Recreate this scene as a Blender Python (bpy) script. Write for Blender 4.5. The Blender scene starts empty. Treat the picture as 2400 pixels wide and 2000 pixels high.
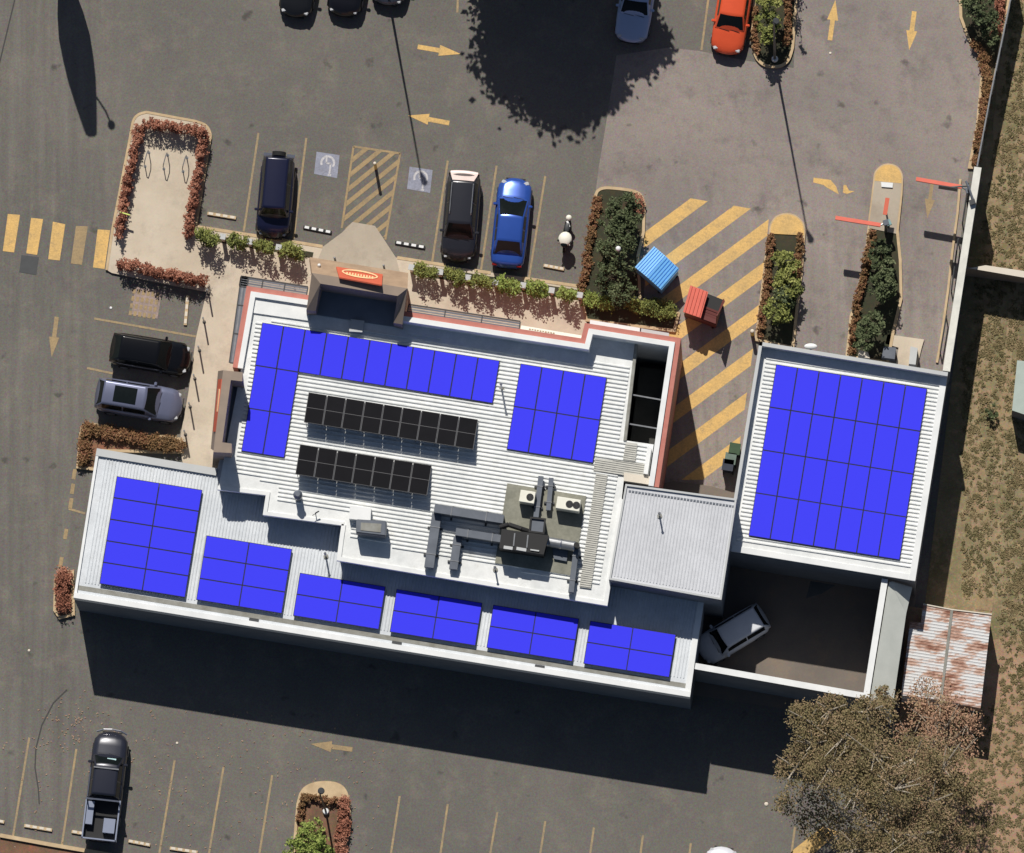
import bpy, bmesh, math, random
import numpy as np
from mathutils import Vector, Matrix
random.seed(7); np.random.seed(7)
R = math.radians
C = bpy.context.scene.collection
scn = bpy.context.scene
# ---------------------------------------------------------------- camera, world, sun, exposure
SC = 0.0222                      # metres per photograph pixel (2400 wide)
D = 600.0
SENS = 36.0
LENS = SENS * D / (2400 * SC)
cd = bpy.data.cameras.new("camera"); cam = bpy.data.objects.new("camera", cd); C.objects.link(cam)
cd.sensor_width = SENS; cd.sensor_fit = 'HORIZONTAL'; cd.lens = LENS; cd.clip_start = 5; cd.clip_end = 3000
cpos = Vector((0.027, -0.163, 1.0)).normalized() * D
fwd = (-cpos).normalized()
rgt = fwd.cross(Vector((0, 1, 0))).normalized()
upv = rgt.cross(fwd).normalized()
cam.matrix_world = Matrix(((rgt.x, upv.x, -fwd.x, cpos.x), (rgt.y, upv.y, -fwd.y, cpos.y), (rgt.z, upv.z, -fwd.z, cpos.z), (0, 0, 0, 1)))
scn.camera = cam
SUN_EL, SUN_AZ = 46.9, -10.2     # azimuth of the sun, degrees clockwise from +Y
w = bpy.data.worlds.new("World"); scn.world = w; w.use_nodes = True
sky = w.node_tree.nodes.new('ShaderNodeTexSky'); sky.sky_type = 'NISHITA'; sky.sun_disc = False
sky.sun_elevation = R(SUN_EL); sky.sun_rotation = R(SUN_AZ)
w.node_tree.links.new(sky.outputs[0], w.node_tree.nodes['Background'].inputs[0])
w.node_tree.nodes['Background'].inputs[1].default_value = 0.05
ld = bpy.data.lights.new("sun", 'SUN'); ld.energy = 5.0; ld.angle = R(0.5); ld.color = (1.0, 0.955, 0.88)
sun = bpy.data.objects.new("sun", ld); C.objects.link(sun)
sd = Vector((math.sin(R(SUN_AZ)) * math.cos(R(SUN_EL)), math.cos(R(SUN_AZ)) * math.cos(R(SUN_EL)), math.sin(R(SUN_EL))))
sun.rotation_euler = sd.to_track_quat('Z', 'Y').to_euler(); sun.location = sd * 60
scn.view_settings.view_transform = 'Standard'; scn.view_settings.look = 'None'
scn.view_settings.exposure = -0.2; scn.view_settings.gamma = 1
scn.render.resolution_x = 1024; scn.render.resolution_y = 853
# ---------------------------------------------------------------- helpers
def W(px, py, z=0.0):
    d = fwd + rgt * ((px - 1200) * SC / D) - upv * ((py - 1000) * SC / D)
    t = (z - cpos.z) / d.z
    p = cpos + d * t
    return Vector((p.x, p.y, z))
ANG = R(9.16)
def tagobj(o, label=None, cat=None, group=None, kind=None):
    if label: o['label'] = label
    if cat: o['category'] = cat
    if group: o['group'] = group
    if kind: o['kind'] = kind
    return o
def thing(name, label, cat, loc=(0, 0, 0), rz=0, group=None):
    o = bpy.data.objects.new(name, None); C.objects.link(o); o.empty_display_size = 0.3
    o.location = loc; o.rotation_euler = (0, 0, rz)
    return tagobj(o, label, cat, group)
def obj(name, bm, m, parent=None, smooth=False, world=True):
    me = bpy.data.meshes.new(name)
    bmesh.ops.recalc_face_normals(bm, faces=bm.faces[:])
    bm.to_mesh(me); bm.free()
    if smooth:
        for p in me.polygons: p.use_smooth = True
    for mm in (m if isinstance(m, (list, tuple)) else [m]): me.materials.append(mm)
    o = bpy.data.objects.new(name, me); C.objects.link(o)
    if parent is not None:
        o.parent = parent
        if world:                      # mesh written in world coordinates: undo the parent's placement
            o.matrix_parent_inverse = Matrix.LocRotScale(parent.location, parent.rotation_euler, None).inverted()
    return o
def setorigin(o):
    pass
def prism(bm, pts, z0, z1):
    """pts: world xy list, footprint extruded z0..z1"""
    n = len(pts)
    a = [bm.verts.new((p[0], p[1], z0)) for p in pts]; b = [bm.verts.new((p[0], p[1], z1)) for p in pts]
    bm.faces.new(b); bm.faces.new(a[::-1])
    for i in range(n):
        j = (i + 1) % n; bm.faces.new((a[i], a[j], b[j], b[i]))
def pp(pts, z=0.0): return [W(x, y, z) for x, y in pts]
def sheet(bm, pts, z):
    bm.faces.new([bm.verts.new((p[0], p[1], z)) for p in pts])
def box(bm, c, s, rz=0.0, M=None):
    """centre c, size s"""
    v = []
    for dz in (-.5, .5):
        for dx, dy in ((-.5, -.5), (.5, -.5), (.5, .5), (-.5, .5)):
            x, y, z = dx * s[0], dy * s[1], dz * s[2]
            X = x * math.cos(rz) - y * math.sin(rz); Y = x * math.sin(rz) + y * math.cos(rz)
            p = Vector((c[0] + X, c[1] + Y, c[2] + z))
            if M is not None: p = M @ p
            v.append(bm.verts.new(p))
    for f in ((0, 3, 2, 1), (4, 5, 6, 7), (0, 1, 5, 4), (1, 2, 6, 5), (2, 3, 7, 6), (3, 0, 4, 7)):
        bm.faces.new([v[i] for i in f])
def cyl(bm, p0, p1, r0, r1=None, n=14, cap=True):
    p0 = Vector(p0); p1 = Vector(p1); r1 = r0 if r1 is None else r1
    q = (p1 - p0).to_track_quat('Z', 'Y'); a = []; b = []
    for i in range(n):
        t = 2 * math.pi * i / n; d = q @ Vector((math.cos(t), math.sin(t), 0))
        a.append(bm.verts.new(p0 + d * r0)); b.append(bm.verts.new(p1 + d * r1))
    for i in range(n): bm.faces.new((a[i], a[(i + 1) % n], b[(i + 1) % n], b[i]))
    if cap: bm.faces.new(a[::-1]); bm.faces.new(b)
def tube(bm, pts, r, n=8):
    for a, b in zip(pts[:-1], pts[1:]): cyl(bm, a, b, r, r, n)
def ball(bm, c, r, sz=1.0, n=10):
    bmesh.ops.create_uvsphere(bm, u_segments=n, v_segments=max(6, n // 2 + 2), radius=1, matrix=Matrix.Translation(c) @ Matrix.Diagonal((r, r, r * sz, 1)))
def offs(pts, o, closed=False):
    """offset a world polyline to its right by o"""
    n = len(pts); out = []
    for i in range(n):
        if closed: a, b, c = pts[i - 1], pts[i], pts[(i + 1) % n]
        else: a, b, c = pts[max(i - 1, 0)], pts[i], pts[min(i + 1, n - 1)]
        d1 = (Vector(b[:2]) - Vector(a[:2])); d2 = (Vector(c[:2]) - Vector(b[:2]))
        if d1.length < 1e-6: d1 = d2
        if d2.length < 1e-6: d2 = d1
        d1.normalize(); d2.normalize()
        n1 = Vector((d1.y, -d1.x)); n2 = Vector((d2.y, -d2.x)); m = n1 + n2
        m = m / max(m.dot(n1), 0.3)
        out.append((b[0] + m.x * o, b[1] + m.y * o))
    return out
def strip(bm, pts, o0, o1, z0, z1, closed=False):
    A = offs(pts, o0, closed); B = offs(pts, o1, closed); n = len(pts)
    v = [[bm.verts.new((p[0], p[1], z)) for p in L] for L in (A, B) for z in (z0, z1)]
    rng = range(n) if closed else range(n - 1)
    for i in rng:
        j = (i + 1) % n
        bm.faces.new((v[1][i], v[1][j], v[3][j], v[3][i])); bm.faces.new((v[0][i], v[2][i], v[2][j], v[0][j]))
        bm.faces.new((v[0][i], v[0][j], v[1][j], v[1][i])); bm.faces.new((v[2][i], v[3][i], v[3][j], v[2][j]))
    if not closed:
        for i in (0, n - 1): bm.faces.new((v[0][i], v[1][i], v[3][i], v[2][i]))
def ribs(bm, poly, ang, pitch, wb, wt, h, z, inset=0.0):
    """raised trapezoid ribs running along direction ang, clipped to poly (world xy)"""
    d = Vector((math.cos(ang), math.sin(ang))); nrm = Vector((-d.y, d.x))
    P = [(Vector(p[:2]).dot(d), Vector(p[:2]).dot(nrm)) for p in poly]
    lo = min(p[1] for p in P); hi = max(p[1] for p in P); t = lo + pitch * .6
    while t < hi - wb:
        xs = []
        for i in range(len(P)):
            a, b = P[i], P[(i + 1) % len(P)]
            if (a[1] - t) * (b[1] - t) < 0: xs.append(a[0] + (b[0] - a[0]) * (t - a[1]) / (b[1] - a[1]))
        xs.sort()
        for s0, s1 in zip(xs[::2], xs[1::2]):
            s0 += inset; s1 -= inset
            if s1 - s0 < .15: continue
            q = []
            for s in (s0, s1):
                for o, zz in ((-wb / 2, z), (-wt / 2, z + h), (wt / 2, z + h), (wb / 2, z)):
                    p = d * s + nrm * (t + o); q.append(bm.verts.new((p.x, p.y, zz)))
            for i in range(3): bm.faces.new((q[i], q[i + 1], q[i + 5], q[i + 4]))
            bm.faces.new(q[0:4]); bm.faces.new(q[4:8][::-1])
        t += pitch
def cr(P, n=4):
    """Catmull-Rom through an open run of points"""
    out = []
    for i in range(len(P) - 1):
        p0, p1, p2, p3 = P[max(i - 1, 0)], P[i], P[i + 1], P[min(i + 2, len(P) - 1)]
        for k in range(n):
            t = k / n; out.append(tuple(.5 * (2 * b + (c - a) * t + (2 * a - 5 * b + 4 * c - d) * t * t + (3 * b - a - 3 * c + d) * t ** 3) for a, b, c, d in zip(p0, p1, p2, p3)))
    return out + [P[-1]]
def clip(poly, region):
    """Sutherland-Hodgman, convex region, any orientation"""
    ar = sum(region[i][0] * region[(i + 1) % len(region)][1] - region[(i + 1) % len(region)][0] * region[i][1] for i in range(len(region)))
    sg = 1 if ar > 0 else -1; out = poly
    for i in range(len(region)):
        a = region[i]; b = region[(i + 1) % len(region)]
        f = lambda p: sg * ((b[0] - a[0]) * (p[1] - a[1]) - (b[1] - a[1]) * (p[0] - a[0]))
        inp = out; out = []
        for k in range(len(inp)):
            p = inp[k]; q = inp[(k + 1) % len(inp)]; fp, fq = f(p), f(q)
            if fp >= 0: out.append(p)
            if fp * fq < 0:
                t = fp / (fp - fq); out.append((p[0] + (q[0] - p[0]) * t, p[1] + (q[1] - p[1]) * t))
        if len(out) < 3: return []
    return out
# ---------------------------------------------------------------- materials
def lin(c):
    return tuple(((v / 255) / 12.92 if v / 255 <= .04045 else ((v / 255 + .055) / 1.055) ** 2.4) for v in c) + (1,)
def mat(name, col, rough=.8, var=.12, scale=3.0, col2=None, metal=0, coat=0, bump=0.0, bscale=30, grain=0.0, gscale=60, spec=.5):
    m = bpy.data.materials.new(name); m.use_nodes = True; nt = m.node_tree; b = nt.nodes['Principled BSDF']
    b.inputs['Roughness'].default_value = rough; b.inputs['Metallic'].default_value = metal
    b.inputs['Coat Weight'].default_value = coat; b.inputs['Specular IOR Level'].default_value = spec
    c = col if len(col) == 4 else lin(col)
    geo = nt.nodes.new('ShaderNodeNewGeometry')
    def noise(s, d=5, r=.6):
        n = nt.nodes.new('ShaderNodeTexNoise'); n.inputs['Scale'].default_value = s; n.inputs['Detail'].default_value = d; n.inputs['Roughness'].default_value = r
        nt.links.new(geo.outputs['Position'], n.inputs['Vector']); return n
    n = noise(scale)
    mp = nt.nodes.new('ShaderNodeMapRange'); mp.inputs[1].default_value = .3; mp.inputs[2].default_value = .7
    nt.links.new(n.outputs[0], mp.inputs[0])
    mx = nt.nodes.new('ShaderNodeMix'); mx.data_type = 'RGBA'
    nt.links.new(mp.outputs[0], mx.inputs['Factor'])
    if col2: c2 = col2 if len(col2) == 4 else lin(col2); mx.inputs['A'].default_value = c; mx.inputs['B'].default_value = c2
    else:
        mx.inputs['A'].default_value = tuple(v * (1 - var) for v in c[:3]) + (1,); mx.inputs['B'].default_value = tuple(min(1, v * (1 + var)) for v in c[:3]) + (1,)
    out = mx.outputs['Result']
    if grain:
        g = noise(gscale, 3, .8); gm = nt.nodes.new('ShaderNodeMapRange')
        gm.inputs[1].default_value = .25; gm.inputs[2].default_value = .75; gm.inputs[3].default_value = 1 - grain; gm.inputs[4].default_value = 1 + grain
        nt.links.new(g.outputs[0], gm.inputs[0])
        ml = nt.nodes.new('ShaderNodeVectorMath'); ml.operation = 'SCALE'
        nt.links.new(out, ml.inputs[0]); nt.links.new(gm.outputs[0], ml.inputs['Scale']); out = ml.outputs[0]
    nt.links.new(out, b.inputs['Base Color'])
    if bump:
        bn = noise(bscale); bp = nt.nodes.new('ShaderNodeBump'); bp.inputs['Strength'].default_value = bump; bp.inputs['Distance'].default_value = .02
        nt.links.new(bn.outputs[0], bp.inputs['Height']); nt.links.new(bp.outputs[0], b.inputs['Normal'])
    return m
def leafmat(name, cols, rough=.7):
    m = bpy.data.materials.new(name); m.use_nodes = True; nt = m.node_tree; b = nt.nodes['Principled BSDF']
    b.inputs['Roughness'].default_value = rough; b.inputs['Specular IOR Level'].default_value = .25
    g = nt.nodes.new('ShaderNodeNewGeometry'); cr = nt.nodes.new('ShaderNodeValToRGB')
    nz = nt.nodes.new('ShaderNodeTexNoise'); nz.inputs['Scale'].default_value = .9; nt.links.new(g.outputs['Position'], nz.inputs['Vector'])
    ad = nt.nodes.new('ShaderNodeMath'); ad.operation = 'MULTIPLY_ADD'; ad.inputs[1].default_value = .55
    mr = nt.nodes.new('ShaderNodeMapRange'); mr.inputs[1].default_value = .3; mr.inputs[2].default_value = .7; mr.inputs[4].default_value = .45
    nt.links.new(nz.outputs[0], mr.inputs[0]); nt.links.new(g.outputs['Random Per Island'], ad.inputs[0]); nt.links.new(mr.outputs[0], ad.inputs[2])
    nt.links.new(ad.outputs[0], cr.inputs[0])
    el = cr.color_ramp.elements
    while len(el) < len(cols): el.new(.5)
    for i, c in enumerate(cols): el[i].position = i / (len(cols) - 1); el[i].color = lin(c)
    nt.links.new(cr.outputs[0], b.inputs['Base Color'])
    return m
def groundmat(name, ca, cb, cc, grain=.3, big=.12, streak=None, rough=.9, mid=.55, midf=.7, fade=(1, 15, 6), spots=0):
    """large patches between ca and cb, stains of cc, fine aggregate grain with slight colour"""
    m = bpy.data.materials.new(name); m.use_nodes = True; nt = m.node_tree; b = nt.nodes['Principled BSDF']
    b.inputs['Roughness'].default_value = rough; b.inputs['Specular IOR Level'].default_value = .3
    geo = nt.nodes.new('ShaderNodeNewGeometry')
    def noise(s, d=5, r=.6, vec=None):
        n = nt.nodes.new('ShaderNodeTexNoise'); n.inputs['Scale'].default_value = s; n.inputs['Detail'].default_value = d; n.inputs['Roughness'].default_value = r
        nt.links.new(vec or geo.outputs['Position'], n.inputs['Vector']); return n
    def rng(s, a, bb, c=0, d=1):
        q = nt.nodes.new('ShaderNodeMapRange'); q.inputs[1].default_value = a; q.inputs[2].default_value = bb; q.inputs[3].default_value = c; q.inputs[4].default_value = d
        nt.links.new(s, q.inputs[0]); return q.outputs[0]
    def mix(f, A, B):
        q = nt.nodes.new('ShaderNodeMix'); q.data_type = 'RGBA'; nt.links.new(f, q.inputs['Factor'])
        for k, v in (('A', A), ('B', B)):
            if isinstance(v, tuple): q.inputs[k].default_value = v
            else: nt.links.new(v, q.inputs[k])
        return q.outputs['Result']
    c = mix(rng(noise(big).outputs[0], .35, .65), lin(ca), lin(cb))
    c = mix(rng(noise(mid, 8, .75).outputs[0], .5, .7, 0, midf), c, lin(cc))
    if streak is not None:
        mp = nt.nodes.new('ShaderNodeMapping'); mp.inputs['Rotation'].default_value = (0, 0, streak); mp.inputs['Scale'].default_value = (2.2, .12, 1)
        nt.links.new(geo.outputs['Position'], mp.inputs['Vector'])
        s = rng(noise(1.0, 6, .6, mp.outputs[0]).outputs[0], .3, .7, .84, 1.14)
        sp = nt.nodes.new('ShaderNodeSeparateXYZ'); nt.links.new(geo.outputs['Position'], sp.inputs[0]); fy = rng(sp.outputs[fade[0]], fade[1], fade[2])
        fm = nt.nodes.new('ShaderNodeMix'); nt.links.new(fy, fm.inputs['Factor']); fm.inputs['A'].default_value = 1.0; nt.links.new(s, fm.inputs['B'])
        v = nt.nodes.new('ShaderNodeVectorMath'); v.operation = 'SCALE'; nt.links.new(c, v.inputs[0]); nt.links.new(fm.outputs[0], v.inputs['Scale']); c = v.outputs[0]
    if spots:
        c = mix(rng(noise(.9, 3, .5).outputs[0], .66, .74, 0, spots), c, lin((62, 60, 58)))
        c = mix(rng(noise(.23, 2, .5).outputs[0], .6, .7, 0, spots * .35), c, lin((84, 82, 80)))
    g = nt.nodes.new('ShaderNodeTexNoise'); g.inputs['Scale'].default_value = 10.5; g.inputs['Detail'].default_value = 3; g.inputs['Roughness'].default_value = .9
    nt.links.new(geo.outputs['Position'], g.inputs['Vector'])
    v = nt.nodes.new('ShaderNodeVectorMath'); v.operation = 'MULTIPLY_ADD'    # coloured grain, 1 +- grain
    cg = nt.nodes.new('ShaderNodeVectorMath'); cg.operation = 'MULTIPLY_ADD'
    nt.links.new(g.outputs['Color'], cg.inputs[0]); k = grain * 3.6
    cg.inputs[1].default_value = (k * .95, k * .95, k); cg.inputs[2].default_value = (1 - k * .475, 1 - k * .475, 1 - k * .5)
    ml = nt.nodes.new('ShaderNodeVectorMath'); ml.operation = 'MULTIPLY'
    nt.links.new(c, ml.inputs[0]); nt.links.new(cg.outputs[0], ml.inputs[1])
    nt.links.new(ml.outputs[0], b.inputs['Base Color'])
    return m
M = {}
M['asphalt'] = groundmat('asphalt', (104, 101, 96), (113, 109, 103), (129, 122, 112), .46, .1, streak=-ANG, fade=(0, -19, -23), spots=.6)
M['road'] = groundmat('road', (132, 124, 119), (152, 141, 134), (108, 102, 99), .4, .14, streak=-ANG, spots=.6)
M['lane'] = M['road']
M['concrete'] = groundmat('concrete', (206, 193, 174), (194, 180, 160), (166, 153, 138), .09, .5)
M['ramp'] = groundmat('ramp', (184, 173, 156), (172, 160, 144), (150, 138, 124), .08, .5)
M['yard'] = groundmat('yard', (114, 106, 99), (126, 116, 107), (140, 122, 104), .15, .4)
M['grass'] = groundmat('grass', (148, 132, 102), (116, 108, 78), (172, 146, 116), .5, .35, mid=1.8, midf=1.0)
M['dirt'] = groundmat('dirt', (172, 140, 116), (150, 126, 98), (120, 108, 76), .45, .5, mid=1.6, midf=1.0)
M['sand'] = groundmat('sand', (160, 140, 110), (148, 128, 98), (108, 98, 72), .4, .8, mid=2.2, midf=1.0)
M['soil'] = groundmat('soil', (66, 62, 48), (54, 58, 42), (88, 70, 50), .35, .8)
M['mulch'] = groundmat('mulch', (128, 96, 76), (104, 84, 66), (160, 104, 78), .45, 1.5)
def worn(name, c, c2, amt=.5, sc=2.2, stain=(116, 108, 100), rough=.8, grain=.22, gs=9, mx=.75):
    m = mat(name, c, rough, .1, 1.2 if rough > .6 else .5, col2=c2, grain=grain, gscale=gs); nt = m.node_tree; b = nt.nodes['Principled BSDF']; src = b.inputs['Base Color'].links[0].from_socket
    geo = nt.nodes.new('ShaderNodeNewGeometry'); n = nt.nodes.new('ShaderNodeTexNoise'); n.inputs['Scale'].default_value = sc; n.inputs['Detail'].default_value = 9; n.inputs['Roughness'].default_value = .8
    nt.links.new(geo.outputs['Position'], n.inputs['Vector']); q = nt.nodes.new('ShaderNodeMapRange'); q.inputs[1].default_value = .66 - amt * .3; q.inputs[2].default_value = .82 - amt * .2; q.inputs[4].default_value = mx
    nt.links.new(n.outputs[0], q.inputs[0]); x = nt.nodes.new('ShaderNodeMix'); x.data_type = 'RGBA'; nt.links.new(q.outputs[0], x.inputs['Factor']); nt.links.new(src, x.inputs['A']); x.inputs['B'].default_value = lin(stain)
    nt.links.new(x.outputs['Result'], b.inputs['Base Color']); return m
M['yellow'] = worn('yellow_paint', (224, 182, 110), (200, 166, 108), .45)
M['roofw'] = worn('roof_white', (234, 235, 233), (214, 217, 217), .3, 1.1, (176, 170, 156), .5, .1, 2.5, .6)
M['roofg'] = worn('roof_pale_grey', (218, 222, 226), (200, 205, 210), .3, 1.1, (168, 168, 162), .5, .08, 3, .55)
M['yellow_x'] = mat('yellow_paint', (206, 160, 84), .8, .1, 1.2, col2=(180, 146, 88), grain=.25, gscale=9)
M['yellow_thin'] = worn('yellow_line', (174, 150, 110), (146, 130, 104), .62)
M['yellow_faded'] = worn('yellow_faded', (168, 144, 106), (150, 130, 98), .5)
M['white_paint'] = mat('white_marking', (190, 188, 190), .8, .15, 4, grain=.25, gscale=12)
M['blue_paint'] = worn('blue_marking', (150, 153, 170), (134, 137, 152), .5, 3)
M['pink_paint'] = worn('pink_marking', (170, 148, 140), (146, 130, 124), .7)
M['tar'] = mat('tar_seal', (58, 56, 56), .7, .1)
M['kerb'] = mat('kerb_concrete', (206, 182, 146), .85, .1, 2, col2=(180, 156, 122), grain=.15, gscale=8)
M['roofb'] = mat('roof_mid_grey', (206, 208, 213), .5, .03, .5, col2=(192, 194, 199), grain=.07, gscale=3)
M['white'] = mat('white_coping', (236, 237, 236), .5, .03, 1, col2=(220, 222, 222))
M['greycap'] = mat('grey_coping', (188, 190, 190), .6, .05, 1)
M['cream'] = mat('cream_coping', (214, 204, 188), .6, .05, 1)
M['gutter'] = mat('gutter_steel', (150, 150, 144), .55, .15, 2, col2=(120, 118, 108))
M['render'] = mat('wall_render', (112, 118, 126), .85, .06, 1, col2=(100, 106, 114))
M['clad'] = mat('cladding_pale', (205, 208, 202), .8, .06, 1, col2=(190, 194, 188))
M['wallpale'] = mat('wall_pale', (226, 224, 214), .75, .04, 1.5, col2=(206, 205, 196), grain=.06, gscale=5)
M['red'] = mat('red_fascia', (180, 106, 94), .6, .08, 2, col2=(192, 124, 110))
M['beige'] = mat('beige_render', (152, 135, 120), .8, .06, 1.5, col2=(138, 124, 112))
M['tan'] = mat('tan_render', (176, 150, 124), .8, .06, 1.5, col2=(152, 128, 106))
M['orange'] = mat('orange_sign', (206, 100, 74), .5, .06, 3)
M['glowtext'] = mat('cream_letters', (255, 206, 158), .5, .05, 4)
M['darkroof'] = mat('dark_roof', (120, 128, 140), .7, .1, 1.5)
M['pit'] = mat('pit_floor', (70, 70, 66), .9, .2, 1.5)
M['steel'] = mat('galvanised', (150, 152, 155), .35, .15, 4, metal=.6)
M['duct'] = mat('grey_duct', (104, 110, 120), .6, .1, 1.5, col2=(88, 94, 104))
M['darkmetal'] = mat('dark_metal', (62, 64, 66), .5, .12, 4)
M['grate'] = mat('walkway_grating', (186, 185, 178), .7, .1, 3)
M['slab'] = mat('plinth_slab', (146, 145, 132), .85, .1, 1.2, col2=(120, 120, 108), grain=.15, gscale=6)
M['acwhite'] = mat('ac_casing', (232, 230, 216), .5, .04, 3)
M['black'] = mat('black_plastic', (22, 22, 24), .6, .1, 5)
M['rubber'] = mat('tyre_rubber', (26, 26, 27), .85, .1, 10)
M['glass'] = mat('dark_glass', (22, 27, 28), .12, .1, 5, spec=.25)
M['chrome'] = mat('chrome', (200, 200, 205), .15, .05, 5, metal=.9)
M['lampglass'] = mat('headlight_glass', (190, 192, 195), .1, .05, 5)
M['redlamp'] = mat('tail_light', (120, 20, 18), .2, .05, 5)
M['timber'] = mat('bark', (150, 138, 120), .85, .2, 6, col2=(196, 186, 170))
M['darkbark'] = mat('dark_bark', (90, 74, 58), .85, .2, 6)
M['blueplate'] = mat('blue_solar_sheet', (0.056, 0.056, 0.88, 1), .9, .0, 1, spec=.0)
M['panelblack'] = mat('solar_cell', (26, 26, 29), .6, .1, 1.2, spec=.02)
M['frame'] = mat('panel_frame', (96, 96, 98), .7, .05, 5, spec=.1)
M['bluefr'] = mat('blue_panel_frame', (14, 14, 40), .6, .05, 5)
M['bin_blue'] = mat('blue_bin', (116, 188, 248), .45, .06, 2)
M['bin_red'] = mat('red_bin', (208, 98, 80), .55, .08, 2)
M['bin_dark'] = mat('dark_bin', (98, 46, 42), .7, .1, 2)
M['rust'] = mat('rusty_sheet', (205, 200, 196), .6, .1, 1.6, col2=(150, 96, 72), grain=.2, gscale=5)
def rustmat(name):
    m = bpy.data.materials.new(name); m.use_nodes = True; nt = m.node_tree; b = nt.nodes['Principled BSDF']; b.inputs['Roughness'].default_value = .65
    geo = nt.nodes.new('ShaderNodeNewGeometry'); mp = nt.nodes.new('ShaderNodeMapping'); mp.inputs['Rotation'].default_value = (0, 0, ANG); mp.inputs['Scale'].default_value = (.55, 1.5, 1)
    nt.links.new(geo.outputs['Position'], mp.inputs['Vector'])
    n = nt.nodes.new('ShaderNodeTexNoise'); n.inputs['Scale'].default_value = 1.25; n.inputs['Detail'].default_value = 8; n.inputs['Roughness'].default_value = .68
    nt.links.new(mp.outputs[0], n.inputs['Vector']); cr = nt.nodes.new('ShaderNodeValToRGB'); nt.links.new(n.outputs[0], cr.inputs[0])
    e = cr.color_ramp.elements; e[0].position = .46; e[0].color = lin((206, 206, 206)); e[1].position = .64; e[1].color = lin((124, 76, 56)); q = e.new(.53); q.color = lin((186, 152, 134))
    nt.links.new(cr.outputs[0], b.inputs['Base Color']); return m
M['rustroof'] = rustmat('rusted_roof')
def paint(name, c, rough=.28, metal=.15): return mat(name, c, rough, .03, 3, metal=metal, coat=.35)
L_red = leafmat('leaf_red', [(92, 58, 46), (142, 90, 71), (168, 113, 92), (196, 146, 120)])
L_brown = leafmat('leaf_brown', [(72, 56, 40), (118, 94, 62), (138, 106, 72), (128, 80, 62), (178, 150, 110)])
L_green = leafmat('leaf_green', [(64, 74, 36), (104, 112, 58), (138, 142, 76), (160, 158, 94)])
L_bright = leafmat('leaf_bright', [(66, 86, 38), (112, 130, 60), (150, 162, 84), (140, 146, 92)])
L_dark = leafmat('leaf_dark', [(44, 52, 34), (70, 80, 52), (92, 102, 70), (122, 126, 92)])
L_olive = leafmat('leaf_olive', [(84, 77, 52), (122, 112, 76), (138, 118, 88), (112, 107, 72), (158, 132, 104), (180, 156, 128)])
L_rust = leafmat('leaf_rusty', [(112, 92, 70), (158, 124, 100), (178, 140, 116), (140, 126, 92), (200, 170, 146)])

# ---------------------------------------------------------------- ground and setting
def struct(name, bm, m, kind='structure'):
    return tagobj(obj(name, bm, m), kind=kind)
bm = bmesh.new(); sheet(bm, [(-400, -400), (400, -400), (400, 400), (-400, 400)], 0); struct('ground', bm, M['asphalt'])
bm = bmesh.new()
sheet(bm, pp([(1567, 112), (1640, 120), (1745, 142), (1860, 160), (1880, -250), (2330, -250), (2300, 130), (2295, 300), (2272, 400), (2262, 470), (1750, 470), (1655, 470), (1515, 560), (1500, 560), (1390, 500), (1403, 395), (1422, 280), (1445, 130)]), .004)
struct('road', bm, M['road'])
bm = bmesh.new()
sheet(bm, pp([(1655, 466), (2262, 466), (2215, 900), (1800, 900), (1760, 1250), (1500, 1250), (1512, 545), (1516, 556)]), .008); struct('driveway', bm, M['lane'])
bm = bmesh.new()
sheet(bm, pp([(2380, -250), (3200, -250), (3200, 1700), (2160, 1480), (2235, 860), (2292, 400)]), .012); struct('lawn', bm, M['grass'])
bm = bmesh.new()
sheet(bm, pp([(2125, 1420), (2240, 1440), (2330, 1500), (2420, 1480), (3200, 1500), (3200, 2600), (2000, 2600), (2110, 1660)]), .020); struct('terrain', bm, M['dirt'])
def wob(pts, wd, z, name, m, seg=8):
    L = []; Rr = []
    for (a, b) in zip(pts[:-1], pts[1:]):
        for k in range(seg):
            t = k / seg; L.append((a[0] + (b[0] - a[0]) * t, a[1] + (b[1] - a[1]) * t))
    L.append(pts[-1]); c = [W(x, y, z) for x, y in L]
    A = offs(c, wd / 2); B = offs(c, -wd / 2)
    A = [(p[0] + random.uniform(-.05, .05), p[1]) for p in A]; B = [(p[0] + random.uniform(-.05, .05), p[1]) for p in B]
    bm = bmesh.new(); va = [bm.verts.new((p[0], p[1], z)) for p in A]; vb = [bm.verts.new((p[0], p[1], z)) for p in B]
    for i in range(len(c) - 1): bm.faces.new((va[i], va[i + 1], vb[i + 1], vb[i]))
    return struct(name, bm, m)
wob([(2345, -100), (2352, 120), (2338, 330), (2322, 620), (2296, 860), (2270, 1100)], .5, .026, 'path', M['sand'])
wob([(2418, 100), (2398, 300), (2385, 620), (2362, 850), (2345, 1000), (2330, 1160)], .46, .026, 'path', M['sand'])
wob([(2280, 1040), (2300, 1240)], .0 + .9, .024, 'path', M['sand'], 5)
wob([(2290, 1400), (2330, 1404)], 1.3, .03, 'path', M['sand'], 4)
wob([(2292, 1300), (2272, 1372)], .45, .028, 'path', M['sand'], 4)
wob([(2345, 985), (2420, 1000)], .9, .029, 'path', M['sand'], 4)

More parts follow.
